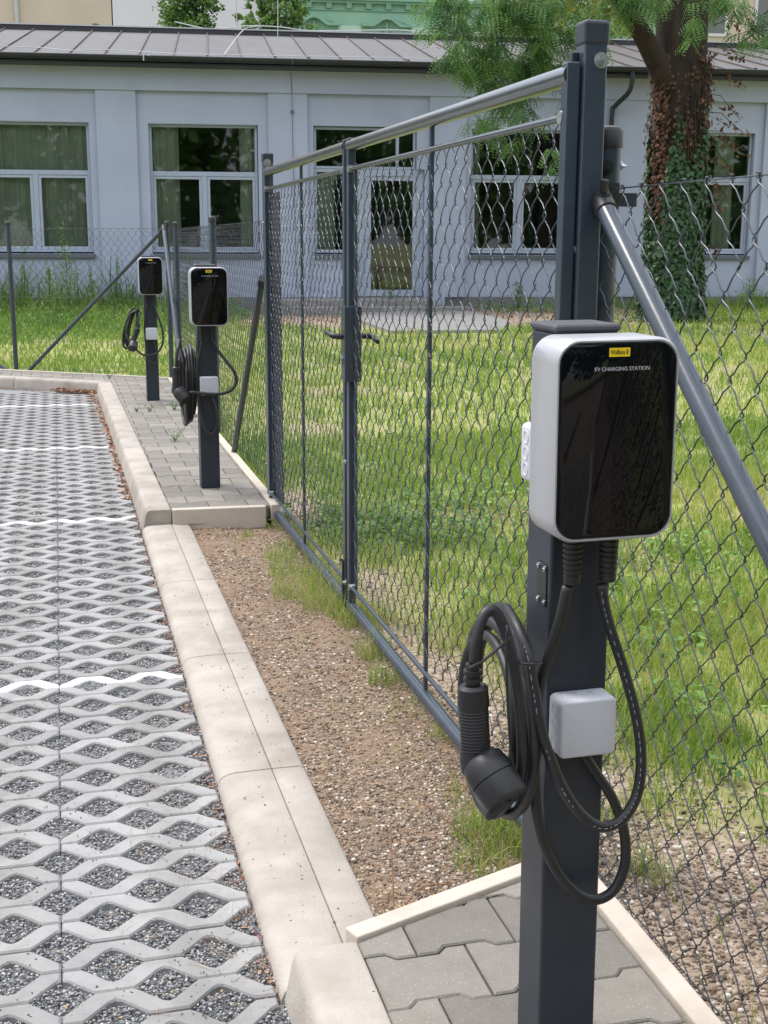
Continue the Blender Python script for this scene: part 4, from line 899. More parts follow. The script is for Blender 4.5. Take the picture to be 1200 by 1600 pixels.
# roof
RS = 0.64; n0, n1 = -24, 35
y_e, z_e, y_r, z_r = -0.42, 4.80, 5.0, 6.05
th = math.atan2(z_r-z_e, y_r-y_e); Lr_ = math.hypot(z_r-z_e, y_r-y_e)
pm = MB().box(0.0, RS, 0, Lr_, -0.012, 0.0).mesh('roof_panel'); sm_ = MB().box(-0.011, 0.011, 0.02, Lr_-0.12, 0.001, 0.028).mesh('seam')
rc = MB().box(-0.022, 0.022, Lr_-0.16, Lr_-0.02, 0.0285, 0.036).mesh('seam_clip'); rc2 = MB().box(-0.02, 0.02, 0.0, 0.09, 0.0285, 0.05).mesh('seam_clip')
for i in range(n0, n1):
    x = -0.91+i*RS
    p = obj('roof_panel', pm, M_roof, bl); p.location = (x, y_e, z_e+float(rng.uniform(0, .004))); p.rotation_euler = (th, 0, 0)
    s_ = obj('seam', sm_, M_seam, p)
    obj('seam_clip', rc, M_rust, p)
    if rng.random() < 0.35: obj('seam_clip', rc2, M_gutter, p)
obj('ridge_cap', MB().box(-16.2, 22.4, y_r-0.10, y_r+0.30, z_r-0.02, z_r+0.085), M_gutter, bl)
obj('ridge_flashing', MB().box(-16.2, 22.4, y_r-0.13, y_r+0.33, z_r+0.087, z_r+0.115), M_cable_w, bl)
obj('gutter', MB().rings([[(X_, -0.50+0.085*math.cos(a), 4.79+0.085*math.sin(a)) for a in [R(180+180*k/10) for k in range(11)]]+[(X_, -0.425, 4.785), (X_, -0.575, 4.785)] for X_ in (-16.2, 22.4)]), M_gutter, bl)
obj('gutter_bead', MB().tube([(-16.2, -0.588, 4.795), (22.4, -0.588, 4.795)], 0.011, 8), M_sill, bl, smooth=True)
obj('soffit', MB().box(-16.2, 22.4, -0.41, -0.036, 4.65, 4.70), M_gutter, bl)
obj('downpipe', MB().tube(smooth_path([(11.22, -0.50, 4.72), (11.22, -0.50, 4.50), (11.18, -0.40, 4.32), (11.02, -0.10, 4.10), (10.98, -0.07, 3.95), (10.98, -0.07, 3.0), (10.98, -0.07, 0.1)]), 0.048, 12), M_gutter, bl, smooth=True)
# conductors on roof and wall
def conductor(pts, r=0.006, name='conductor', mt=M_cable_w): return obj(name, MB().tube(smooth_path(pts, 4), r, 5), mt, bl, smooth=True)
def rf(x, t, up_=0.0): return (x, y_e+(y_r-y_e)*t, z_e+(z_r-z_e)*t+up_)
conductor([rf(-12, .14, .05), rf(-6, .1, .04), rf(-0.9, .14, .05), rf(0.4, .09, .03), rf(1.2, .11, .05), rf(2.3, .06, .03), rf(4.2, .05, .04), rf(6.5, .04, .06), rf(9, .05, .03)], 0.008)
conductor([rf(2.2, 1.0, .25), rf(3.0, .98, .12), rf(3.8, 1.0, .20), rf(4.6, .99, .20), rf(5.4, .98, .14), rf(7.5, 1.0, .2), rf(8.2, .985, .08), rf(9.4, 1.0, .2)], 0.012)
conductor([rf(3.25, .08, .03), rf(3.7, .55, .3), rf(4.1, .95, .22)], 0.010)
conductor([rf(3.62, .99, .05), rf(3.60, .97, .6), rf(3.60, .97, 1.3)], 0.012, 'lightning_rod'); conductor([rf(4.28, .10, .03), rf(4.30, .11, 1.0), rf(4.30, .11, 2.2)], 0.008, 'lightning_rod')
conductor([(4.52, -0.60, 4.80), (4.52, -0.55, 4.68), (4.52, -0.09, 4.55), (4.54, -0.045, 4.2), (4.55, -0.03, 3.0), (4.60, -0.03, 0.4)], 0.006, mt=M_sill)
obj('test_clamp', MB().box(4.51, 4.57, -0.05, -0.02, 3.86, 3.92), M_sill, bl)
for x in (1.75, 9.2): obj('gutter_hook', MB().tube([(x, -0.60, 4.83), (x, -0.60, 4.70)], 0.012, 8).tube([(x+.1, -.61, 4.80), (x+.1, -.64, 4.80)], .02, 8), M_cable_w, bl)

# handrail stand beside the door step
hr = thing('handrail', 'pale grey metal handrail standing beside the door step', 'handrail', (BLD_X+7.42*bD.x-0.9*bN.x, BLD_Y+7.42*bD.y-0.9*bN.y, 0.1), BLD_RZ)
obj('post', MB().box(-0.03, 0.03, -0.03, 0.03, -0.1, 1.24), M_frame, hr, bevel=0.005); obj('post', MB().box(-0.28, -0.22, -0.03, 0.03, -0.1, 1.15), M_frame, hr, bevel=0.005)
obj('rail', MB().box(-0.30, 0.20, -0.02, 0.02, 1.245, 1.275), M_frame, hr); obj('rail', MB().box(-0.219, -0.031, -0.015, 0.015, 0.60, 0.64), M_frame, hr)
obj('panel', MB().box(-0.218, -0.032, -0.006, 0.006, 0.1, 0.595), M_frame, hr)

# concrete path from the door
pc = [(5.40, 23.6), (7.75, 23.4), (7.60, 20.6), (6.75, 18.6), (5.0, 18.8), (5.1, 21.0)]
path = MB().add([(x, y, float(lawn_z(x, y))+0.05) for x, y in pc]+[(x, y, -0.2) for x, y in pc], [(5, 4, 3, 2, 1, 0)]+[(i, (i+1) % 6, (i+1) % 6+6, i+6) for i in range(6)])
obj('path', path, M_step, kind='structure')

# ================================================================== HOUSES BEHIND
def off_pt(s, d): return (BLD_X+s*bD.x+d*bN.x, BLD_Y+s*bD.y+d*bN.y)
def house(name, label, s0, s1, top, mt, depth=20.0):
    x, y = off_pt(s0, depth); t = thing(name, label, 'house', (x, y, 0), BLD_RZ)
    obj('wall', MB().box(0, s1-s0, 0, 9, -0.3, top), mt, t); return t
h = house('cream_house', 'cream rendered house wall rising behind the left part of the grey roof', -17, -0.28, 13, M_cream)
obj('downpipe', MB().tube([(17-3.35, -0.08, 0), (17-3.40, -0.08, 13)], 0.07, 10), M_cable_w, h, smooth=True)
for k in range(4): obj('window', MB().box(1.5+k*3.2, 2.7+k*3.2, -0.03, 0.1, 10.4, 12.2), M_frame, h)
h = house('white_house', 'plain whitish house wall behind the bushy trees', -0.24, 5.22, 13, M_white)
obj('downpipe', MB().tube([(4.98, -0.08, 0), (4.98, -0.08, 13)], 0.05, 10), M_sill, h, smooth=True)
g_ = house('green_house', 'mint green old town house with arched window hoods and bracketed cornice', 5.26, 19.2, 14, M_green)
def gx(s): return s-5.26
obj('cornice', MB().box(-0.05, 13.9, -0.22, -0.002, 9.53, 9.62).box(-0.05, 13.9, -0.15, -0.002, 9.45, 9.529), M_green2, g_)
obj('string_course', MB().box(-0.03, 13.9, -0.05, -0.003, 9.215, 9.255), M_green2, g_)
bk = MB().rings([[(-0.09, -0.004, z) for z in (9.449, 9.26)]+[(-0.09, -0.10, 9.28), (-0.09, -0.14, 9.449)], [(0.09, -0.004, z) for z in (9.449, 9.26)]+[(0.09, -0.10, 9.28), (0.09, -0.14, 9.449)]]).mesh('bracket')
for k in range(20): b_ = obj('bracket', bk, M_green2, g_); b_.location = (0.45+k*0.69, 0, 0)
def hood(cx):
    pr = [(-0.86, 8.50), (-0.86, 8.62), (-0.50, 8.62), (-0.34, 8.72), (-0.20, 8.84), (0, 8.90), (0.20, 8.84), (0.34, 8.72), (0.50, 8.62), (0.86, 8.62), (0.86, 8.50), (0.46, 8.50), (0.30, 8.60), (0.17, 8.70), (0, 8.75), (-0.17, 8.70), (-0.30, 8.60), (-0.46, 8.50)]
    pr = [(x, z+0.20) for x, z in pr]; n = len(pr); mb = MB()
    for i in range(n//2-1):
        q = [pr[i], pr[i+1], pr[n-2-i], pr[n-1-i]]
        mb.rings([[(cx+x, -0.004, z) for x, z in q], [(cx+x, -0.20, z) for x, z in q]])
    o = obj('window_hood', mb, M_green2, g_)
    orn = MB().tube([(cx, -0.05, 8.25), (cx, -0.06, 8.84)], 0.045, 8)
    for sg in (-1, 1):
        for k in range(4): orn.tube(smooth_path([(cx, -0.05, 8.42+k*0.09), (cx+sg*0.14, -0.06, 8.51+k*0.08), (cx+sg*(0.24-.03*k), -0.05, 8.43+k*0.09)], 3), 0.025, 6)
    obj('scrollwork', orn, M_green2, o, smooth=True)
    w = obj('window', MB().box(cx-0.62, cx+0.62, -0.03, 0.05, 5.9, 8.02), M_redwin, g_); obj('pane', MB().box(cx-0.5, cx+0.5, -0.04, -0.031, 6.0, 7.9), M_glass, w)
    w = obj('window', MB().box(cx-0.95+.42, cx+0.53, -0.04, 0.05, 9.72, 11.7), M_redwin, g_); obj('pane', MB().box(cx-0.42, cx+0.42, -0.05, -0.041, 9.84, 11.6), M_glass, w)
    obj('sill', MB().box(cx-0.75, cx+0.75, -0.16, -0.003, 9.63, 9.715), M_white, g_)
for cx in (1.30, 3.84, 6.38, 8.92, 11.4): hood(cx)
for cx in (0.02, 2.57, 5.11, 7.65, 10.1):
    obj('wall_panel', MB().rings([[(cx+x, -0.003-y, z) for x, z in rrect(0, 8.48, 0.80, 0.5, 0.13, 4)] for y in (0, 0.03)]), M_green3, g_)
h = house('pale_house', 'pale house with white framed window glimpsed through the leaves at the right', 19.3, 30, 12, M_cream)
for k in range(3):
    w = obj('window', frame_boxes(1.0+k*2.2, 2.2+k*2.2, 8.7, 11, 0.1, -0.05, 0.05), M_white, h); obj('pane', MB().box(1.1+k*2.2, 2.1+k*2.2, -0.02, -0.015, 8.8, 10.9), M_glass, w)

# ================================================================== TREES
def crown(name, parent, centres, n, size, mt, rnd_shift=0.0, flat=0.5, aspect=0.6):
    """leaf faces scattered in leafy clumps: centres are (x, y, z, rx, rz)"""
    P, Rn = [], []
    w = np.array([c[3]**2*c[4] for c in centres]); w = w/w.sum()
    for c, k in zip(centres, w):
        m_ = int(n*k); nc = max(4, m_//45)
        u = rng.normal(size=(nc, 3)); u /= np.linalg.norm(u, axis=1)[:, None]; rr = rng.uniform(0.45, 1.05, nc)[:, None]
        cc = u*rr*np.array([c[3], c[3], c[4]])+np.array(c[:3]); cs = rng.uniform(0.09, 0.22, nc)*c[3]*1.1
        idx = rng.integers(0, nc, m_); p = cc[idx]+rng.normal(size=(m_, 3))*cs[idx][:, None]*np.array([1, 1, .75])
        P.append(p); base = rng.uniform(0.1, 0.8, nc); Rn.append(np.clip(base[idx]+rng.normal(size=m_)*0.14+rnd_shift, 0, 1))
    P = np.concatenate(P); Rn = np.concatenate(Rn)
    return obj(name, leaves(name, P, rng.uniform(.7, 1.3, len(P))*size, mt, Rn, aspect, flat), None, parent, kind='stuff')
def stem(parent, pts, rr, name='trunk', mt=None, seg=10): return obj(name, MB().tube(smooth_path(pts, 3), np.interp(np.linspace(0, 1, (len(pts)-1)*3+1), np.linspace(0, 1, len(rr)), rr), seg), mt or M_bark, parent, smooth=True)
def tree(label, s, d, z0, htop, cr, n, size, mt, centres=None, group=None, sh=0.0):
    x, y = off_pt(s, d); t = thing('leafy_tree', label, 'tree', (x, y, 0), 0, group)
    stem(t, [(0, 0, -0.2), (0.05, 0, z0*.6), (0, 0.05, z0)], [0.16, 0.12, 0.07])
    for k in range(4):
        a = k*1.7; stem(t, [(0, 0.05, z0*.85), (math.cos(a)*cr*.3, math.sin(a)*cr*.3, z0+0.3), (math.cos(a)*cr*.55, math.sin(a)*cr*.55, htop-0.6)], [0.06, 0.04, 0.015], 'branch')
    crown('crown', t, centres or [(0, 0, (z0+htop)/2+0.1, cr, (htop-z0)/2)], n, size, mt, sh); return t
tree('round bushy green tree standing behind the grey roof before the whitish house', 2.50, 9.0, 5.6, 8.35, 0.66, 8000, 0.11, M_leaf)
tree('loose sunny green tree behind the roof beside the mint green house', 4.75, 9.3, 5.7, 8.2, 0.85, 5200, 0.12, M_leaf,
     centres=[(-0.45, 0, 6.9, .42, 1.1), (0.1, 0, 7.2, .5, 1.0), (0.62, 0, 7.2, .38, 1.2), (-1.0, 0, 6.7, .28, .5)], sh=0.15)
tree('slim green treetop just showing above the roof before the cream wall', 0.15, 9.0, 5.6, 7.05, 0.28, 700, 0.11, M_leaf)
tree('small leafy tip peeping over the roof ridge at the far left', -0.62, 9.0, 5.6, 6.76, 0.2, 260, 0.11, M_leaf)
x_, y_ = off_pt(13.0, 8.0); t = thing('yellow_green_tree', 'yellow green tree glowing behind the ivy covered trunk', 'tree', (x_, y_, 0)); stem(t, [(0, 0, -.2), (0.1, 0, 3), (0, 0, 6.5)], [0.25, 0.2, 0.1])
crown('crown', t, [(-1.3, 0, 7.9, 1.7, 1.4), (0.8, 0, 8.1, 1.6, 1.5), (2.6, 1, 8.5, 1.8, 1.3), (0, 0, 10.5, 2.5, 1.5)], 14000, 0.15, M_yleaf)
# dark trees at the right behind the roof
x_, y_ = off_pt(19.0, 9.0); t = thing('leafy_tree', 'dark green tree above the roof in the far right corner', 'tree', (x_, y_, 0)); stem(t, [(0, 0, -.2), (0.1, 0, 3), (0, 0, 6.5)], [0.25, 0.2, 0.1])
crown('crown', t, [(0, 0, 10.6, 3.2, 1.8), (-2.2, 0, 9.6, 1.4, .9)], 9000, 0.15, M_locust)

# --- the ivy covered tree in front of the building
TB = Vector((10.52, 20.30, 0.12))
iv = thing('ivy_tree', 'big old tree with ivy and withered brown creeper climbing its dark trunk', 'tree', TB)
ax_ = [(0, 0, -0.3), (0.02, 0.05, 0.9), (0.05, 0.12, 2.0), (0.09, 0.2, 3.2), (0.12, 0.3, 4.3)]
arr = [0.50, 0.43, 0.40, 0.42, 0.46]
stem(iv, ax_, arr, 'trunk', seg=24)
b1 = stem(iv, [(0.10, .25, 3.9), (0.22, .3, 4.6), (0.32, .4, 5.5), (0.5, .5, 7.5), (0.7, .4, 10)], [0.36, 0.34, 0.30, 0.22, 0.08], 'branch', seg=18)
stem(iv, [(0.0, .2, 3.7), (-0.45, .1, 4.35), (-1.0, -.1, 4.95), (-1.62, -.3, 5.55), (-2.6, -.5, 6.6), (-3.6, -.9, 7.4)], [0.26, 0.19, 0.15, 0.14, 0.10, 0.04], 'branch', seg=12)
stem(iv, [(0.0, .2, 4.0), (-0.1, .3, 4.8), (-0.15, .4, 5.9), (-0.4, .6, 8.5)], [0.28, 0.26, 0.20, 0.08], 'branch', seg=12)
stem(iv, [(0.35, .4, 5.4), (1.4, 0, 6.6), (2.6, -.4, 7.2)], [0.18, 0.12, 0.05], 'branch', seg=10)
# hanging roots / fibres on the trunk
fb = MB(); lr = random.Random(3)
for i in range(70):
    a = lr.uniform(-2.6, -0.2); z = lr.uniform(2.2, 4.6); rr_ = 0.44+0.03*lr.random(); L_ = lr.uniform(0.4, 1.6); pts = []
    for k in range(5):
        zz = z-L_*k/4; aa = a+0.03*math.sin(k*2+i); pts.append((0.06+math.cos(aa)*rr_+lr.uniform(-.015, .015), 0.12+math.sin(aa)*rr_, zz))
    fb.tube(pts, 0.008, 4)
obj('creeper_stem', fb, M_bark, iv, kind='stuff')
def on_trunk(n, zlo, zhi, alo, ahi, r0=0.44, sp=0.05, ctr=None):
    z = rng.uniform(zlo, zhi, n); a = rng.uniform(alo, ahi, n); rr_ = np.interp(z, [0, 1, 2, 3.2, 4.3], [0.54, 0.46, 0.43, 0.45, 0.48])+np.abs(rng.normal(size=n))*sp
    ax0 = np.interp(z, [0, .9, 2, 3.2, 4.3], [0, .02, .05, .09, .12]); ay0 = np.interp(z, [0, .9, 2, 3.2, 4.3], [0, .05, .12, .2, .3])
    return np.stack([ax0+np.cos(a)*rr_, ay0+np.sin(a)*rr_, z], -1), a, z
def ivy(n, f, mt, name, size, seed, sp=0.05):
    P, a, z = on_trunk(n, 0.0, 4.9, -np.pi*1.1, 0.35, sp=sp); v = f(a, z); keep = rng.random(len(P)) < v; P, a, z = P[keep], a[keep], z[keep]
    nrm = np.stack([np.cos(a), np.sin(a), 0.35+0*a], -1)+rng.normal(size=(len(a), 3))*0.35
    m_ = len(P); d = rng.normal(size=(m_, 3))*0.5+np.array([0, 0, -1.0]); u = np.cross(d, nrm); u /= np.linalg.norm(u, axis=1)[:, None]; d = np.cross(nrm, u); d /= np.linalg.norm(d, axis=1)[:, None]
    s = (rng.uniform(.7, 1.3, m_)*size)[:, None]
    V = np.stack([P-d*s*.45, P+u*s*.42-d*s*.1+nrm*s*.05, P+d*s*.55, P-u*s*.42-d*s*.1+nrm*s*.05], 1)
    Fc = ((np.arange(m_)*4)[:, None, None]+np.array([(0, 1, 2), (0, 2, 3)])[None]).reshape(-1, 3)
    r_ = np.clip(0.2+0.6*fbm(a*6, z*5, seed)+rng.normal(size=m_)*0.15, 0, 1)
    obj(name, npmesh(name, V.reshape(-1, 3), Fc, np.repeat(r_, 4), mt), None, iv, kind='stuff')
# camera sees angles around -120..-60 degrees best (a=-pi/2 faces the camera, -pi is the left rim)
ca = -np.pi/2-0.47
def f_green(a, z):
    lim = 3.35+0.5*np.sin(a*3)-0.9*np.exp(-((a-(ca-0.75))/0.35)**2)-0.0; lim = np.where(a > ca+0.15, 3.15+0.4*np.sin(a*5), lim)
    return np.clip((lim-z)/0.5+0.5*(fbm(a*5, z*3, 61)-.5), 0, 1)*np.where((a < ca-0.35) & (a > ca-1.0) & (z > 1.6), 0.25, 1)
def f_dead(a, z):
    left = np.clip((ca-0.25-a)/0.2, 0, 1)*np.clip((a-(ca-1.35))/0.2, 0, 1)*np.clip((z-1.5)/0.5, 0, 1)*np.clip((4.5-z)/0.4, 0, 1)
    right = np.clip((a-(ca+0.5))/0.3, 0, 1)*np.clip((z-2.3)/0.6, 0, 1)*np.clip((4.6-z)/0.5, 0, 1)*0.6
    mid = 0.2*np.clip((z-2.4)/0.5, 0, 1)*np.clip((4.3-z)/0.4, 0, 1)
    return np.maximum(np.maximum(left, right), mid)
ivy(22000, f_green, M_ivy, 'ivy', 0.085, 21); ivy(7000, f_dead, M_deadivy, 'withered_creeper', 0.075, 22, sp=0.06)
# loose withered sprays at the right of the trunk
tw = MB(); LP = []
for (x0, z0, x1, z1) in ((0.50, 4.6, 1.05, 4.45), (0.50, 4.2, 1.10, 4.0), (0.5, 3.8, 1.0, 3.5), (0.5, 3.5, 1.1, 3.25), (0.5, 3.2, 1.15, 2.95), (0.5, 2.9, .95, 2.6), (0.5, 2.4, 0.85, 2.2), (0.5, 2.1, 0.8, 1.9), (.45, 4.9, 1.2, 5.0), (.5, 1.3, .78, 1.2)):
    p = [Vector((x0+(x1-x0)*t, -0.12-0.1*t, z0+(z1-z0)*t+0.08*math.sin(t*5))) for t in (0, .33, .66, 1)]; tw.tube(p, 0.007, 5)
    k = lr.randint(14, 34)
    for _ in range(k): t = lr.uniform(.25, 1.05); LP.append((x0+(x1-x0)*t+lr.gauss(0, .05), -0.15+lr.gauss(0, .06), z0+(z1-z0)*t-abs(lr.gauss(0.03, .07))))
sp_ = obj('dead_twig', tw, M_bark, iv, kind='stuff'); LP = np.array(LP); obj('withered_leaf', leaves('withered_leaf', LP, rng.uniform(.06, .12, len(LP)), M_deadivy, None, .55, 1.0), None, iv, kind='stuff')
# feathery leaves: pinnate fronds hanging from twigs
def fronds(name, parent, regions, mt, lsize=0.056, seed=4):
    """regions: (x, y, z, rx, ry, rz, n) in the parent's frame"""
    V = []; Rr = []; twigs = MB()
    for (cx, cy, cz, rx, ry, rz, n) in regions:
        ncl = max(3, int(n/6.4))
        for c in range(ncl):
            while True:
                u = rng.uniform(-1, 1, 3)
                if (u**2).sum() < 1: break
            o = np.array([cx+u[0]*rx, cy+u[1]*ry, cz+u[2]*rz]); hd = rng.uniform(0, 2*np.pi); dr = np.array([np.cos(hd), np.sin(hd), rng.uniform(-0.9, 0.1)]); dr /= np.linalg.norm(dr)
            tl = rng.uniform(.25, .5); base = rng.uniform(0.05, 0.75)
            if c % 2 == 0: twigs.tube([o-dr*0.15, o+dr*tl*.5, o+dr*tl+np.array([0, 0, -.05])], [0.006, 0.004, 0.002], 4)
            for k in range(9):
                p0 = o+dr*tl*k/9; side = -1 if k % 2 else 1; sv = np.cross(dr, [0, 0, 1]); sv /= np.linalg.norm(sv)+1e-9
                fd = dr*0.35+sv*side*rng.uniform(.5, 1)+np.array([0, 0, rng.uniform(-1.0, -.1)]); fd /= np.linalg.norm(fd); Lf = rng.uniform(.16, .27)
                w = np.cross(fd, rng.normal(size=3)); w /= np.linalg.norm(w); nn = np.cross(fd, w)
                for j in range(8):
                    t = (j+1)/8; p = p0+fd*Lf*t+np.array([0, 0, -0.10*t*t*Lf/.2]); s = lsize*(1-0.25*abs(t-.5)*2)
                    for sd_ in (-1, 1):
                        q = p+w*sd_*s*.62; a_ = w*sd_*s*.52+nn*rng.normal()*s*.12; b_ = fd*s*.26
                        V.append((q-a_, q+b_, q+a_, q-b_)); Rr.append(base+rng.normal()*.10)
    V = np.array(V).reshape(-1, 3); n = len(V)//4
    Fc = ((np.arange(n)*4)[:, None, None]+np.array([(0, 1, 2), (0, 2, 3)])[None]).reshape(-1, 3)
    o = obj(name, npmesh(name, V, Fc, np.repeat(np.clip(np.array(Rr), 0, 1), 4), mt), None, parent, kind='stuff')
    obj('twig', twigs, M_bark, parent, kind='stuff')
# big hanging bough at the upper left and smaller ones around the trunk; positions relative to the tree foot
fr_regs = [(-3.3, -0.6, 4.95, 0.75, .5, .45, 330), (-3.9, -0.6, 4.35, .55, .4, .4, 190), (-3.3, -0.5, 3.95, .6, .4, .45, 200), (-2.7, -0.5, 4.4, .5, .4, .5, 190), (-3.55, -0.5, 3.25, .32, .3, .4, 75), (-2.45, -.5, 5.0, .5, .4, .35, 110),
           (-3.05, -.5, 3.3, .3, .3, .35, 45), (-2.2, -.4, 3.75, .3, .3, .3, 50), (-1.5, -.3, 5.3, .55, .4, .2, 60), (-0.8, -.4, 5.35, .5, .4, .2, 50), (-4.3, -0.6, 5.0, .35, .4, .3, 60),
           (1.25, -.5, 5.1, .5, .5, .35, 70), (1.0, -.5, 4.75, .35, .4, .2, 24), (2.2, -.6, 5.25, .6, .5, .3, 95), (2.0, -0.6, 4.95, .35, .4, .2, 30), (0.1, -0.75, 5.35, .4, .2, .35, 20),
           (-1.1, -.6, 5.05, .45, .3, .25, 40), (0.3, -.75, 5.2, .5, .2, .3, 46), (1.5, -.7, 5.0, .5, .4, .3, 60), (2.4, -.7, 5.0, .5, .4, .35, 80), (-1.9, -.5, 4.7, .4, .3, .35, 60), (0.0, -.6, 4.85, .35, .15, .2, 14), (-4.4, -.6, 4.8, .4, .4, .4, 60), (-2.0, 0, 6.3, 1.8, 1.2, .7, 330), (1.0, 0, 6.5, 1.8, 1.2, .7, 260), (-3.5, -.5, 6.3, 1.2, 1, .7, 160), (0.0, .3, 8.2, 2.6, 2.2, 1.3, 300), (-2.45, -.5, 2.72, .16, .2, .12, 7)]
fronds('crown', iv, fr_regs, M_locust)

# ================================================================== PLANTS, PEBBLES, LITTER
def add(name, me, mt=None, parent=None, label=None):
    o = obj(name, me, mt, parent, kind='stuff')
    if label and parent is None: o['label'] = label
    return o
# pebbles on the soil strip and on the bare ground behind the mesh
def pebble_field():
    n = 60000; y = 2.0/(1-rng.uniform(0, 1, n)*(1-2.0/7.5)); x = rng.uniform(0.585, 1.3, n); ok = (y < 6.18) & (y > 2.05+(x-0.5)*0.38) & (rng.random(n) < np.clip((fbm(x*5, y*4, 83)-0.22)*3.6, 0.4, 1))
    x, y = x[ok], y[ok]; z = soil_z(x, y)+0.0008; s = (0.0016+0.0052*rng.random(len(x))**3)*(1+0.06*(y-2))
    r_ = np.clip(rng.uniform(0, 1, len(x))**1.15, 0, 1)
    add('pebbles', pebbles('pebbles', np.stack([x, y, z], -1), s, M_peb_brown, 0.6, r_), label='small mixed pebbles covering the soil strip before the gate')
    n = 120000; y = 1.3/(1-rng.uniform(0, 1, n)*(1-1.3/8.5)); x = rng.uniform(1.07, 4.0, n)
    ok = (rng.random(n) < np.clip(bare(x, y)*1.3, 0, 1)) & (x < 0.75*y+0.6); x, y = x[ok], y[ok]; z = lawn_z(x, y)+0.001
    s = (0.0024+0.007*rng.random(len(x))**3)*(1+0.07*(y-2))
    add('pebbles', pebbles('pebbles', np.stack([x, y, z], -1), s, M_peb_brown, 0.6), label='small pebbles on the bare ground behind the fence mesh')
pebble_field()

def lawn_blades():
    P, H, Wd, Rn = [], [], [], []
    for (ya, yb, n) in ((1.6, 4.5, 60000), (4.5, 9, 70000), (9, 16, 60000), (16, 26, 60000)):
        y = rng.uniform(ya, yb, n); x = rng.uniform(-3.0 if ya > 8 else 1.06, 0.72*yb+0.8, n)
        z = lawn_z(x, y); ok = (z > -0.1) & (x < 0.66*y+0.9) & (x > -0.16*y-0.6)
        # no blades on the path or the building
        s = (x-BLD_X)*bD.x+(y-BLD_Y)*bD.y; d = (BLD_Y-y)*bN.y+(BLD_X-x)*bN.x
        ok &= (d > 0.05) & ~((x > 4.4) & (x < 8.0) & (y > 17.0) & (y < 24.2) & (y > 18.3+abs(x-6.0)*.9))
        tuft = fbm(x*5, y*5, 71); big = fbm(x*0.8, y*0.8, 73); b = bare(x, y)
        ok &= rng.random(n) < np.clip(1.1-b*1.15, 0.015, 1)*np.clip((tuft-0.25)*3.2, 0.12, 1)
        x, y, z, tuft, big, b, d, s = [q[ok] for q in (x, y, z, tuft, big, b, d, s)]
        m_ = len(x); h_ = (0.035+0.065*rng.random(m_)**1.5)*(0.7+0.9*tuft)*(1+0.018*y)
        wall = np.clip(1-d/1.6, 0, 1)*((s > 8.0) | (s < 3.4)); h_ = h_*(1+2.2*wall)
        lf = (x < 2.2) & (y > 18); h_ = np.where(lf, h_*(1.2+1.6*np.clip((y-19)/4, 0, 1)), h_)
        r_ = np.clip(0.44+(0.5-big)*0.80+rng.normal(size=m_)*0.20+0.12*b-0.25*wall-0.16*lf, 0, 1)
        P.append(np.stack([x, y, z-0.004], -1)); H.append(h_); Wd.append(0.0020+0.00085*y*(1+0.25*rng.random(m_))); Rn.append(r_)
    P = np.concatenate(P); print('blades', len(P))
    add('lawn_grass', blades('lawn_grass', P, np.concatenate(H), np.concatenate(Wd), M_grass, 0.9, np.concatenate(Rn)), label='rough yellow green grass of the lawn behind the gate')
lawn_blades()

def tuft(cx, cy, n, r, h, shift=0.0, zf=None, w=0.0028, straw=0.15):
    a = rng.uniform(0, 2*np.pi, n); q = r*np.sqrt(rng.random(n)); x = cx+np.cos(a)*q; y = cy+np.sin(a)*q
    z = (zf or soil_z)(x, y)-0.003
    r_ = np.clip(rng.normal(0.42+shift, 0.18, n)+(rng.random(n) < straw)*0.5, 0, 1)
    return np.stack([x, y, z], -1), h*rng.uniform(.4, 1.15, n), np.full(n, w)*rng.uniform(.6, 1.3, n), r_
def many(name, specs, mt, label, lean=1.0, seg=3):
    L = [tuft(*a, **k) for a, k in specs]
    add(name, blades(name, *[np.concatenate([l[i] for l in L]) for i in range(3)], mt, lean, np.concatenate([l[3] for l in L]), seg), label=label)
lz = lambda x, y: lawn_z(x, y)
# tufts growing at the foot of the gate
sp = []
for (x, y, n, r, h, sh) in ((0.85, 5.95, 60, .05, .05, .1), (0.80, 5.88, 45, .06, .04, .2), (0.93, 5.5, 160, .09, .10, 0), (0.95, 5.2, 260, .13, .13, 0), (0.93, 4.85, 380, .15, .13, .1), (1.0, 4.62, 420, .13, .14, .1), (1.07, 4.45, 320, .12, .13, .15), (1.08, 5.0, 300, .12, .15, 0),
                        (1.02, 4.05, 160, .07, .12, 0), (0.99, 3.78, 120, .06, .11, -.05), (1.02, 3.55, 30, .08, .08, .1), (0.93, 3.42, 26, .09, .07, .1), (1.05, 3.30, 70, .06, .09, 0), (0.98, 2.90, 46, .08, .07, .1), (0.88, 3.15, 20, .09, .05, .15), (0.97, 2.66, 420, .10, .12, 0), (0.90, 2.52, 160, .07, .09, .05), (1.05, 2.55, 260, .08, .12, -.05), (0.78, 4.2, 14, .1, .04, .2), (0.80, 3.6, 16, .1, .05, .2), (1.08, 5.7, 200, .12, .10, .05), (1.05, 6.1, 120, .08, .08, .1)):
    sp.append(((x, y, int(n*0.8), r, h, sh), {}))
many('grass_tufts', sp, M_grass, 'grass tufts growing along the foot of the gate')
# denser tufts just behind the mesh fence and gate
sp = []; 
for _ in range(330):
    y = 1.6+rng.random()**1.3*7.0; x = 1.12+rng.random()*(0.55*y+0.4)
    b = float(bare(x, y))
    if rng.random() < b*0.93 or rng.random() < 0.15: continue
    sp.append(((x, y, int(rng.integers(35, 100)), rng.uniform(.05, .13), rng.uniform(.07, .14), rng.uniform(-.15, .25)), dict(zf=lz, w=0.0035)))
many('grass_tufts', sp, M_grass, 'longer grass tufts standing in the lawn behind the mesh')
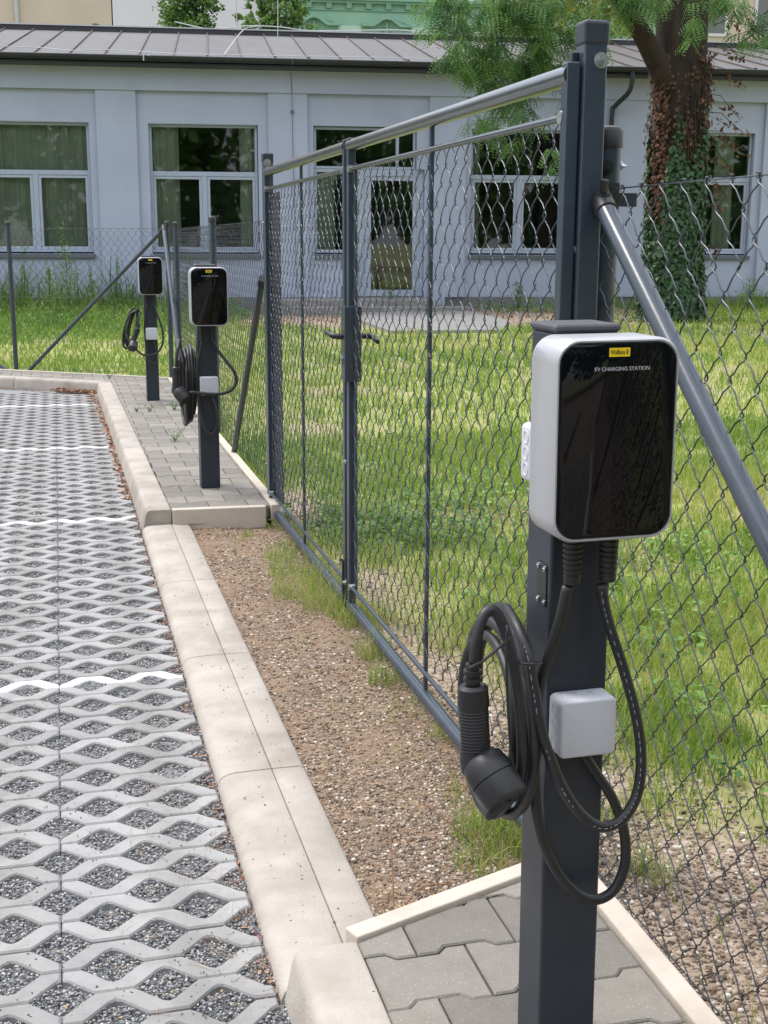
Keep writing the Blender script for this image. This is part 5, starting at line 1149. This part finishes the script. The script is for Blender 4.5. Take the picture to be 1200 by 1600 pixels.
# dry straw on the strip and by the near kerb
sp = [((x, y, n, r, h, rng.uniform(0, .3)), dict(w=0.0016, straw=0.5)) for (x, y, n, r, h) in ((0.64, 2.42, 26, .04, .05), (0.66, 2.30, 30, .05, .05), (0.63, 2.62, 9, .05, .10), (0.70, 2.75, 10, .08, .04), (0.92, 2.75, 30, .12, .07), (0.80, 3.05, 24, .12, .03), (0.72, 5.6, 120, .12, .03), (0.80, 5.0, 60, .13, .03), (0.70, 6.05, 90, .08, .04), (0.75, 4.4, 40, .13, .03), (0.8, 3.5, 30, .15, .03))]
many('dry_grass', sp, M_dry, 'thin dry straw lying on the soil strip', 1.6)
sp = []
for (x, y, n, r, h) in ((0.255, 2.34, 26, .025, .045), (0.335, 2.24, 60, .02, .05), (0.31, 2.58, 14, .03, .06), (0.20, 2.62, 30, .025, .045), (0.29, 2.42, 12, .03, .08), (0.24, 3.0, 16, .03, .05), (0.28, 3.2, 14, .03, .05), (0.22, 3.6, 10, .03, .05), (0.30, 2.75, 10, .02, .07), (0.07, 2.45, 6, .03, .09), (0.33, 2.9, 16, .02, .04)):
    sp.append(((x, y, n, r, h, 0), dict(zf=lambda x, y: -0.022+0*x, w=0.0012, straw=.3)))
many('dry_grass', sp, M_dry, 'dry wisps sprouting from the paver openings beside the dropped kerb', 1.4)
def long_straw():
    mb = MB()
    for (a, b, c) in (((0.625, 2.30, .0), (0.638, 2.36, .07), (0.668, 2.50, .15)), ((0.91, 2.62, .0), (0.86, 2.64, .05), (0.80, 2.70, .09)), ((0.93, 2.50, 0), (0.90, 2.49, .04), (0.87, 2.52, .10)), ((0.64, 2.34, .005), (0.72, 2.42, .02), (0.80, 2.44, .01))): mb.tube(smooth_path([a, b, c], 4), 0.0016, 4)
    o = add('straw_stalk', mb, M_dry, None, 'long pale straw stalks leaning over the soil strip')
long_straw()

# broad leaved plants in the lawn behind the gate
def herbs():
    P, Sz, Rn = [], [], []
    for (cx, cy, r, n, h) in ((1.62, 5.85, .45, 900, .16), (1.42, 5.75, .25, 420, .18), (2.05, 6.2, .5, 800, .14), (2.6, 6.5, .5, 500, .12), (2.4, 5.2, .5, 420, .1), (1.9, 4.6, .35, 260, .1), (1.5, 7.6, .4, 260, .12), (2.2, 4.1, .4, 280, .12), (1.95, 3.4, .3, 160, .12), (2.6, 8.5, .6, 260, .1), (1.85, 2.75, .22, 110, .1), (3.0, 5.0, .5, 260, .1), (1.3, 6.3, .2, 160, .15)):
        k = max(6, n//14); a = rng.uniform(0, 2*np.pi, k); q = r*np.sqrt(rng.random(k)); px, py = cx+np.cos(a)*q, cy+np.sin(a)*q; i = rng.integers(0, k, n)
        x = px[i]+rng.normal(size=n)*.035; y = py[i]+rng.normal(size=n)*.035; z = lawn_z(x, y)+rng.random(n)*h*(0.5+0.5*rng.random(k)[i]); P.append(np.stack([x, y, z], -1)); Sz.append(rng.uniform(.018, .042, n)); Rn.append(np.clip(rng.uniform(.1, .9, k)[i]+rng.normal(size=n)*.12, 0, 1))
    P = np.concatenate(P); nr = np.tile(np.array([0.0, 0, 1.0]), (len(P), 1))+rng.normal(size=(len(P), 3))*.4
    add('broad_leaf_weeds', leaves('broad_leaf_weeds', P, np.concatenate(Sz), M_weed, np.concatenate(Rn), .75, .2, nr), label='low clover and broad leaved weeds in the lawn')
herbs()
# single fallen yellow leaf
for (x, y, z, s, lb) in ((1.93, 3.62, 0.10, 0.045, 'yellow fallen leaf caught in the grass right of the nearest charger'),):
    me = leaves('fallen_leaf', np.array([[x, y, z]]), np.array([s]), M_yleaf, np.array([0.9]), .8, .2, np.array([[0.2, -0.8, .6]]))
    tag(obj('fallen_leaf', me, None), lb, 'leaf')

# tall weeds in front of the left part of the facade
def tall_weed(x, y, h, n, label, spread=0.18, shared_label=None):
    t = thing('tall_weed', label, 'weed', (x, y, float(lawn_z(x, y))), 0, 'tall weeds before the lilac facade'); mb = MB(); P = []
    for k in range(3):
        a = rng.uniform(0, 6.3); b = rng.uniform(.2, 1)*spread*0.6; hh = h*rng.uniform(.6, 1) if k else h
        pts = [Vector((0, 0, -.02)), Vector((math.cos(a)*b*.4, math.sin(a)*b*.4, hh*.5)), Vector((math.cos(a)*b, math.sin(a)*b, hh))]; mb.tube(pts, [0.007, .005, .003], 5)
        for j in range(n//3):
            u = rng.uniform(.15, 1.0); c = pts[0].lerp(pts[1], u*2) if u < .5 else pts[1].lerp(pts[2], u*2-1); w_ = spread*(1.15-u)*.8
            P.append((c.x+rng.normal()*w_, c.y+rng.normal()*w_, c.z+rng.normal()*.03))
    obj('stem', mb, M_weed, t, kind='stuff'); P = np.array(P); obj('foliage', leaves('foliage', P, rng.uniform(.03, .085, len(P)), M_weed, None, .32, .8), None, t, kind='stuff')
wl = [(-0.62, 24.2, 1.15, 130, 'slim pale weed left of the tallest one, before the first window'), (0.18, 23.6, 1.55, 260, 'tallest feathery weed before the lilac wall, under the left window sill'), (0.62, 23.8, .95, 110, 'thin weed just right of the tallest weed'),
      (1.05, 24.0, .95, 120, 'weed with small tufts before the wall, halfway to the far charger'), (1.6, 24.1, .8, 100, 'short weed before the wall beneath the slanting strut'), (-0.15, 22.6, .85, 160, 'dark leafed weed in the grass left of the tallest weed'), (-1.2, 22.8, .8, 200, 'bushy weed at the left picture edge behind the far fence'),
      (2.35, 23.5, 1.0, 300, 'bushy weed against the plinth just left of the farthest charger'), (2.75, 23.7, .8, 220, 'leafy weed by the plinth behind the farthest charger'), (6.35, 24.0, .85, 110, 'single upright weed growing before the glazed door'), (8.9, 23.6, .5, 160, 'low weed by the plinth under the window right of the door'), (10.6, 22.9, .6, 160, 'weed at the plinth left of the downpipe'), (13.2, 22.2, .55, 200, 'weed clump at the plinth right of the ivy tree'), (12.2, 22.3, .5, 160, 'low weeds close behind the ivy tree foot')]
for (x, y, h, n, lb) in wl: tall_weed(x, y, h*1.15, int(n*2.0), lb, 0.14 if n < 200 else 0.24)

def undergrowth():
    P = []; Sz = []
    for (x0, x1, y0, y1, n, h) in ((-2.2, 2.6, 20.8, 24.6, 9000, .34), (-2.0, 1.2, 18.5, 21, 2500, .18), (8.2, 12.8, 22.7, 24.2, 3500, .26), (2.2, 3.4, 22.5, 24.6, 1800, .4), (9.2, 11.8, 19.6, 21.2, 1200, .18)):
        x = rng.uniform(x0, x1, n); y = rng.uniform(y0, y1, n); k = fbm(x*2.2, y*2.2, 91); ok = k > 0.42; x, y, k = x[ok], y[ok], k[ok]
        s = (BLD_Y-y)*bN.y+(BLD_X-x)*bN.x; ok = s > .08; x, y, k = x[ok], y[ok], k[ok]
        P.append(np.stack([x, y, lawn_z(x, y)+rng.random(len(x))*h*(k-.3)*2.4], -1)); Sz.append(rng.uniform(.035, .08, len(x)))
    P = np.concatenate(P); r_ = np.clip(0.15+0.7*fbm(P[:, 0]*3, P[:, 1]*3+P[:, 2]*4, 93)+rng.normal(size=len(P))*.15, 0, 1)
    add('undergrowth', leaves('undergrowth', P, np.concatenate(Sz), M_weed, r_, .4, .9), label='dense low weeds along the foot of the building')
undergrowth()

# small weeds in the joints of the far pavement
for (x, y, h, n, lb) in ((0.72, 8.40, .10, 26, 'small weed sprouting from a joint left of the middle charger post'), (0.86, 10.0, .09, 30, 'little weed between the two far charger posts, nearest the fence'), (0.66, 9.95, .06, 20, 'tiny weed in the joints before the farthest charger'),
                         (0.56, 9.98, .05, 16, 'tiny weed in the joints closest to the side kerb'), (0.93, 9.35, .07, 40, 'green weed clump on the paving behind the middle charger'), (0.45, 12.45, .07, 16, 'tiny weed on the paving at the far corner')):
    t = thing('joint_weed', lb, 'weed', (x, y, 0.098), 0, 'small weeds in the paving joints'); mb = MB(); P = []
    for k in range(6):
        a = k*1.1; b = h*.7; pts = [(0, 0, 0), (math.cos(a)*b*.4, math.sin(a)*b*.4, h*.5), (math.cos(a)*b, math.sin(a)*b, h*rng.uniform(.6, 1))]; mb.tube(pts, [.002, .0015, .001], 4)
        for j in range(n//4): u = rng.random(); P.append((math.cos(a)*b*u+rng.normal()*.006, math.sin(a)*b*u+rng.normal()*.006, h*u*.9))
    obj('stem', mb, M_weed, t, kind='stuff'); P = np.array(P); obj('foliage', leaves('foliage', P, rng.uniform(.012, .024, len(P)), M_weed, None, .4, .6), None, t, kind='stuff')

# leaf litter
def litter():
    P, Sz, Rn = [], [], []
    def ad(x, y, z, s, r): P.append(np.stack([x, y, z], -1)); Sz.append(s); Rn.append(r)
    n = 750; y = rng.uniform(7.0, 12.1, n)**1.0; x = 0.355-0.0079*(y-6.2)-np.abs(rng.normal(size=n))*0.022*(1+np.clip((y-10)/1.2, 0, 2.2)); ad(x, y, 0.003+rng.random(n)*0.022*np.clip((y-8)/4, 0.1, 1), rng.uniform(.012, .034, n), rng.uniform(.1, 1, n))
    n = 420; u = rng.uniform(0, 0.62, n)**1.4; o = -np.abs(rng.normal(size=n))*0.05-0.01; ad(FC.x+FD.x*u+FN.x*o, FC.y+FD.y*u+FN.y*o, 0.003+rng.random(n)*.03, rng.uniform(.014, .035, n), rng.uniform(.2, 1, n))
    n = 160; u = rng.uniform(0, 3, n); o = -np.abs(rng.normal(size=n))*0.015-0.01; ad(FC.x+FD.x*u+FN.x*o, FC.y+FD.y*u+FN.y*o, 0.003+rng.random(n)*.01, rng.uniform(.012, .028, n), rng.uniform(.1, .8, n))
    n = 1300; y = rng.uniform(2.1, 7.0, n); x = 0.352-np.abs(rng.normal(size=n))*0.02; ad(x, y, -0.018+rng.random(n)*.016, rng.uniform(.006, .020, n), rng.uniform(.1, .9, n))
    n = 1500; y = 2.0/(1-rng.uniform(0, 1, n)*.8); x = rng.uniform(-0.25, .345, n); k = in_open(x, y) & (rng.random(n) < np.clip(0.15+(x+.2)*1.5, .05, .9)); x, y = x[k], y[k]; ad(x, y, np.full(len(x), -0.014), rng.uniform(.006, .020, len(x)), rng.uniform(.2, 1, len(x)))
    n = 520; x = rng.uniform(.6, 1.05, n); y = rng.uniform(2.3, 6.15, n); ad(x, y, soil_z(x, y)+.003, rng.uniform(.006, .018, n), rng.uniform(.1, 1, n))
    n = 2600; s = rng.uniform(3.0, 12.5, n); d = rng.uniform(.6, 4.8, n); x = BLD_X+s*bD.x-d*bN.x; y = BLD_Y+s*bD.y-d*bN.y; ad(x, y, lawn_z(x, y)+.015, rng.uniform(.02, .07, n), rng.uniform(.0, .8, n))
    P = np.concatenate(P); nr = np.tile(np.array([0, 0, 1.0]), (len(P), 1))+rng.normal(size=(len(P), 3))*.35
    add('leaf_litter', leaves('leaf_litter', P, np.concatenate(Sz), M_litter, np.concatenate(Rn), .7, .1, nr), label='brown fallen leaves gathered along the kerbs and under the tree')
litter()
# thin dry stems lying flat
def sticks():
    P = []
    n = 3600; x = rng.uniform(.6, 1.1, n); y = 2.2+rng.random(n)**1.3*3.95; k = fbm(x*3+4, y*3, 55) > 0.47; x, y = x[k], y[k]; P.append(np.stack([x, y, soil_z(x, y)+.004], -1))
    n = 2600; x = rng.uniform(1.1, 2.4, n); y = rng.uniform(1.8, 4.6, n); P.append(np.stack([x, y, lawn_z(x, y)+.006], -1))
    n = 260; x = rng.uniform(.1, .35, n); y = rng.uniform(2.1, 4.5, n); P.append(np.stack([x, y, 0*x+.001], -1))
    P = np.concatenate(P); d = np.tile(np.array([0, 0, 1.0]), (len(P), 1))+rng.normal(size=(len(P), 3))*.12
    a = rng.uniform(0, 6.3, len(P)); dr = np.stack([np.cos(a), np.sin(a), 0*a], -1)*rng.uniform(.008, .026, len(P))[:, None]; sd_ = np.stack([-np.sin(a), np.cos(a), 0*a], -1)*rng.uniform(.0004, .0009, len(P))[:, None]; u = np.array([0, 0, .0012])
    V = np.stack([P-dr, P+sd_+u, P+dr+u*rng.uniform(0, 4, (len(P), 1)), P-sd_+u], 1); Fc = ((np.arange(len(P))*4)[:, None, None]+np.array([(0, 1, 2), (0, 2, 3)])[None]).reshape(-1, 3)
    add('dry_stems', npmesh('dry_stems', V.reshape(-1, 3), Fc, np.repeat(rng.uniform(0, 1, len(P)), 4), M_dry), label='thin dry stems lying over the soil and pebbles')
sticks()
# dark crumbs of soil on pavers and dropped kerb
n = 900; x = rng.uniform(-.3, .345, n); y = 1.95/(1-rng.uniform(0, 1, n)*.6); k = ~in_open(x, y); x, y = x[k], y[k]
x2 = rng.uniform(.39, .58, 120); y2 = rng.uniform(2.2, 6, 120); x3 = rng.uniform(.39, 1.0, 30); y3 = rng.uniform(1.6, 2.1, 30)
add('crumbs', pebbles('crumbs', np.concatenate([np.stack([x, y, 0*x+.001], -1), np.stack([x2, y2, 0*x2+.032], -1)]), np.concatenate([rng.uniform(.001, .0026, len(x)), rng.uniform(.001, .0028, 120)]), M_peb_brown, .5, rng.uniform(0, .2, len(x)+120)), label='dark crumbs of soil scattered on pavers and kerb')

# ================================================================== TREES BEHIND THE CAMERA (mirrored in the windows)
def tree_line():
    P, Rn = [], []
    for k in range(13):
        cx, cy, h_ = -26+k*5.2+rng.uniform(-1, 1), -16+rng.uniform(-3, 3), rng.uniform(8, 12)
        n = 2600; u = rng.normal(size=(n, 3)); u /= np.linalg.norm(u, axis=1)[:, None]; q = u*np.array([3.3, 3.0, h_*.5])*rng.uniform(.5, 1, n)[:, None]**.5+np.array([cx, cy, h_*.55]); P.append(q); Rn.append(rng.uniform(0, .6, n))
    add('tree_line', leaves('tree_line', np.concatenate(P), rng.uniform(.35, .8, sum(len(p) for p in P)), M_leaf, np.concatenate(Rn), .7, .6), label='row of trees standing behind the viewer, mirrored in the windows')
tree_line()
def backdrop():  # leafy block added out of view so the black panel mirrors something dark
    t = thing('backdrop', 'unseen dark leafy hedge outside the fence beside the viewer, mirrored in the black panel', 'backdrop', (1.9, -1.2, 0))
    mb = MB()
    for k in range(12): mb.tube([(rng.uniform(-.2, .2), -2.7+k*0.45, -.1), (rng.uniform(-.2, .2), -2.7+k*0.45, 1.5)], [.02, .008], 5)
    obj('stem', mb, M_bark, t, kind='stuff'); n = 26000
    P = np.stack([rng.uniform(-.45, .45, n), rng.uniform(-3.0, 2.45, n), rng.uniform(0, 2.0, n)], -1); e = np.maximum(np.abs(P[:, 0])/.45, P[:, 2]/2.0) > rng.uniform(.3, .9, n)
    P = P[e]; obj('foliage', leaves('foliage', P, rng.uniform(.03, .055, len(P)), M_ivy, None, .6, .8), None, t, kind='stuff')
backdrop()
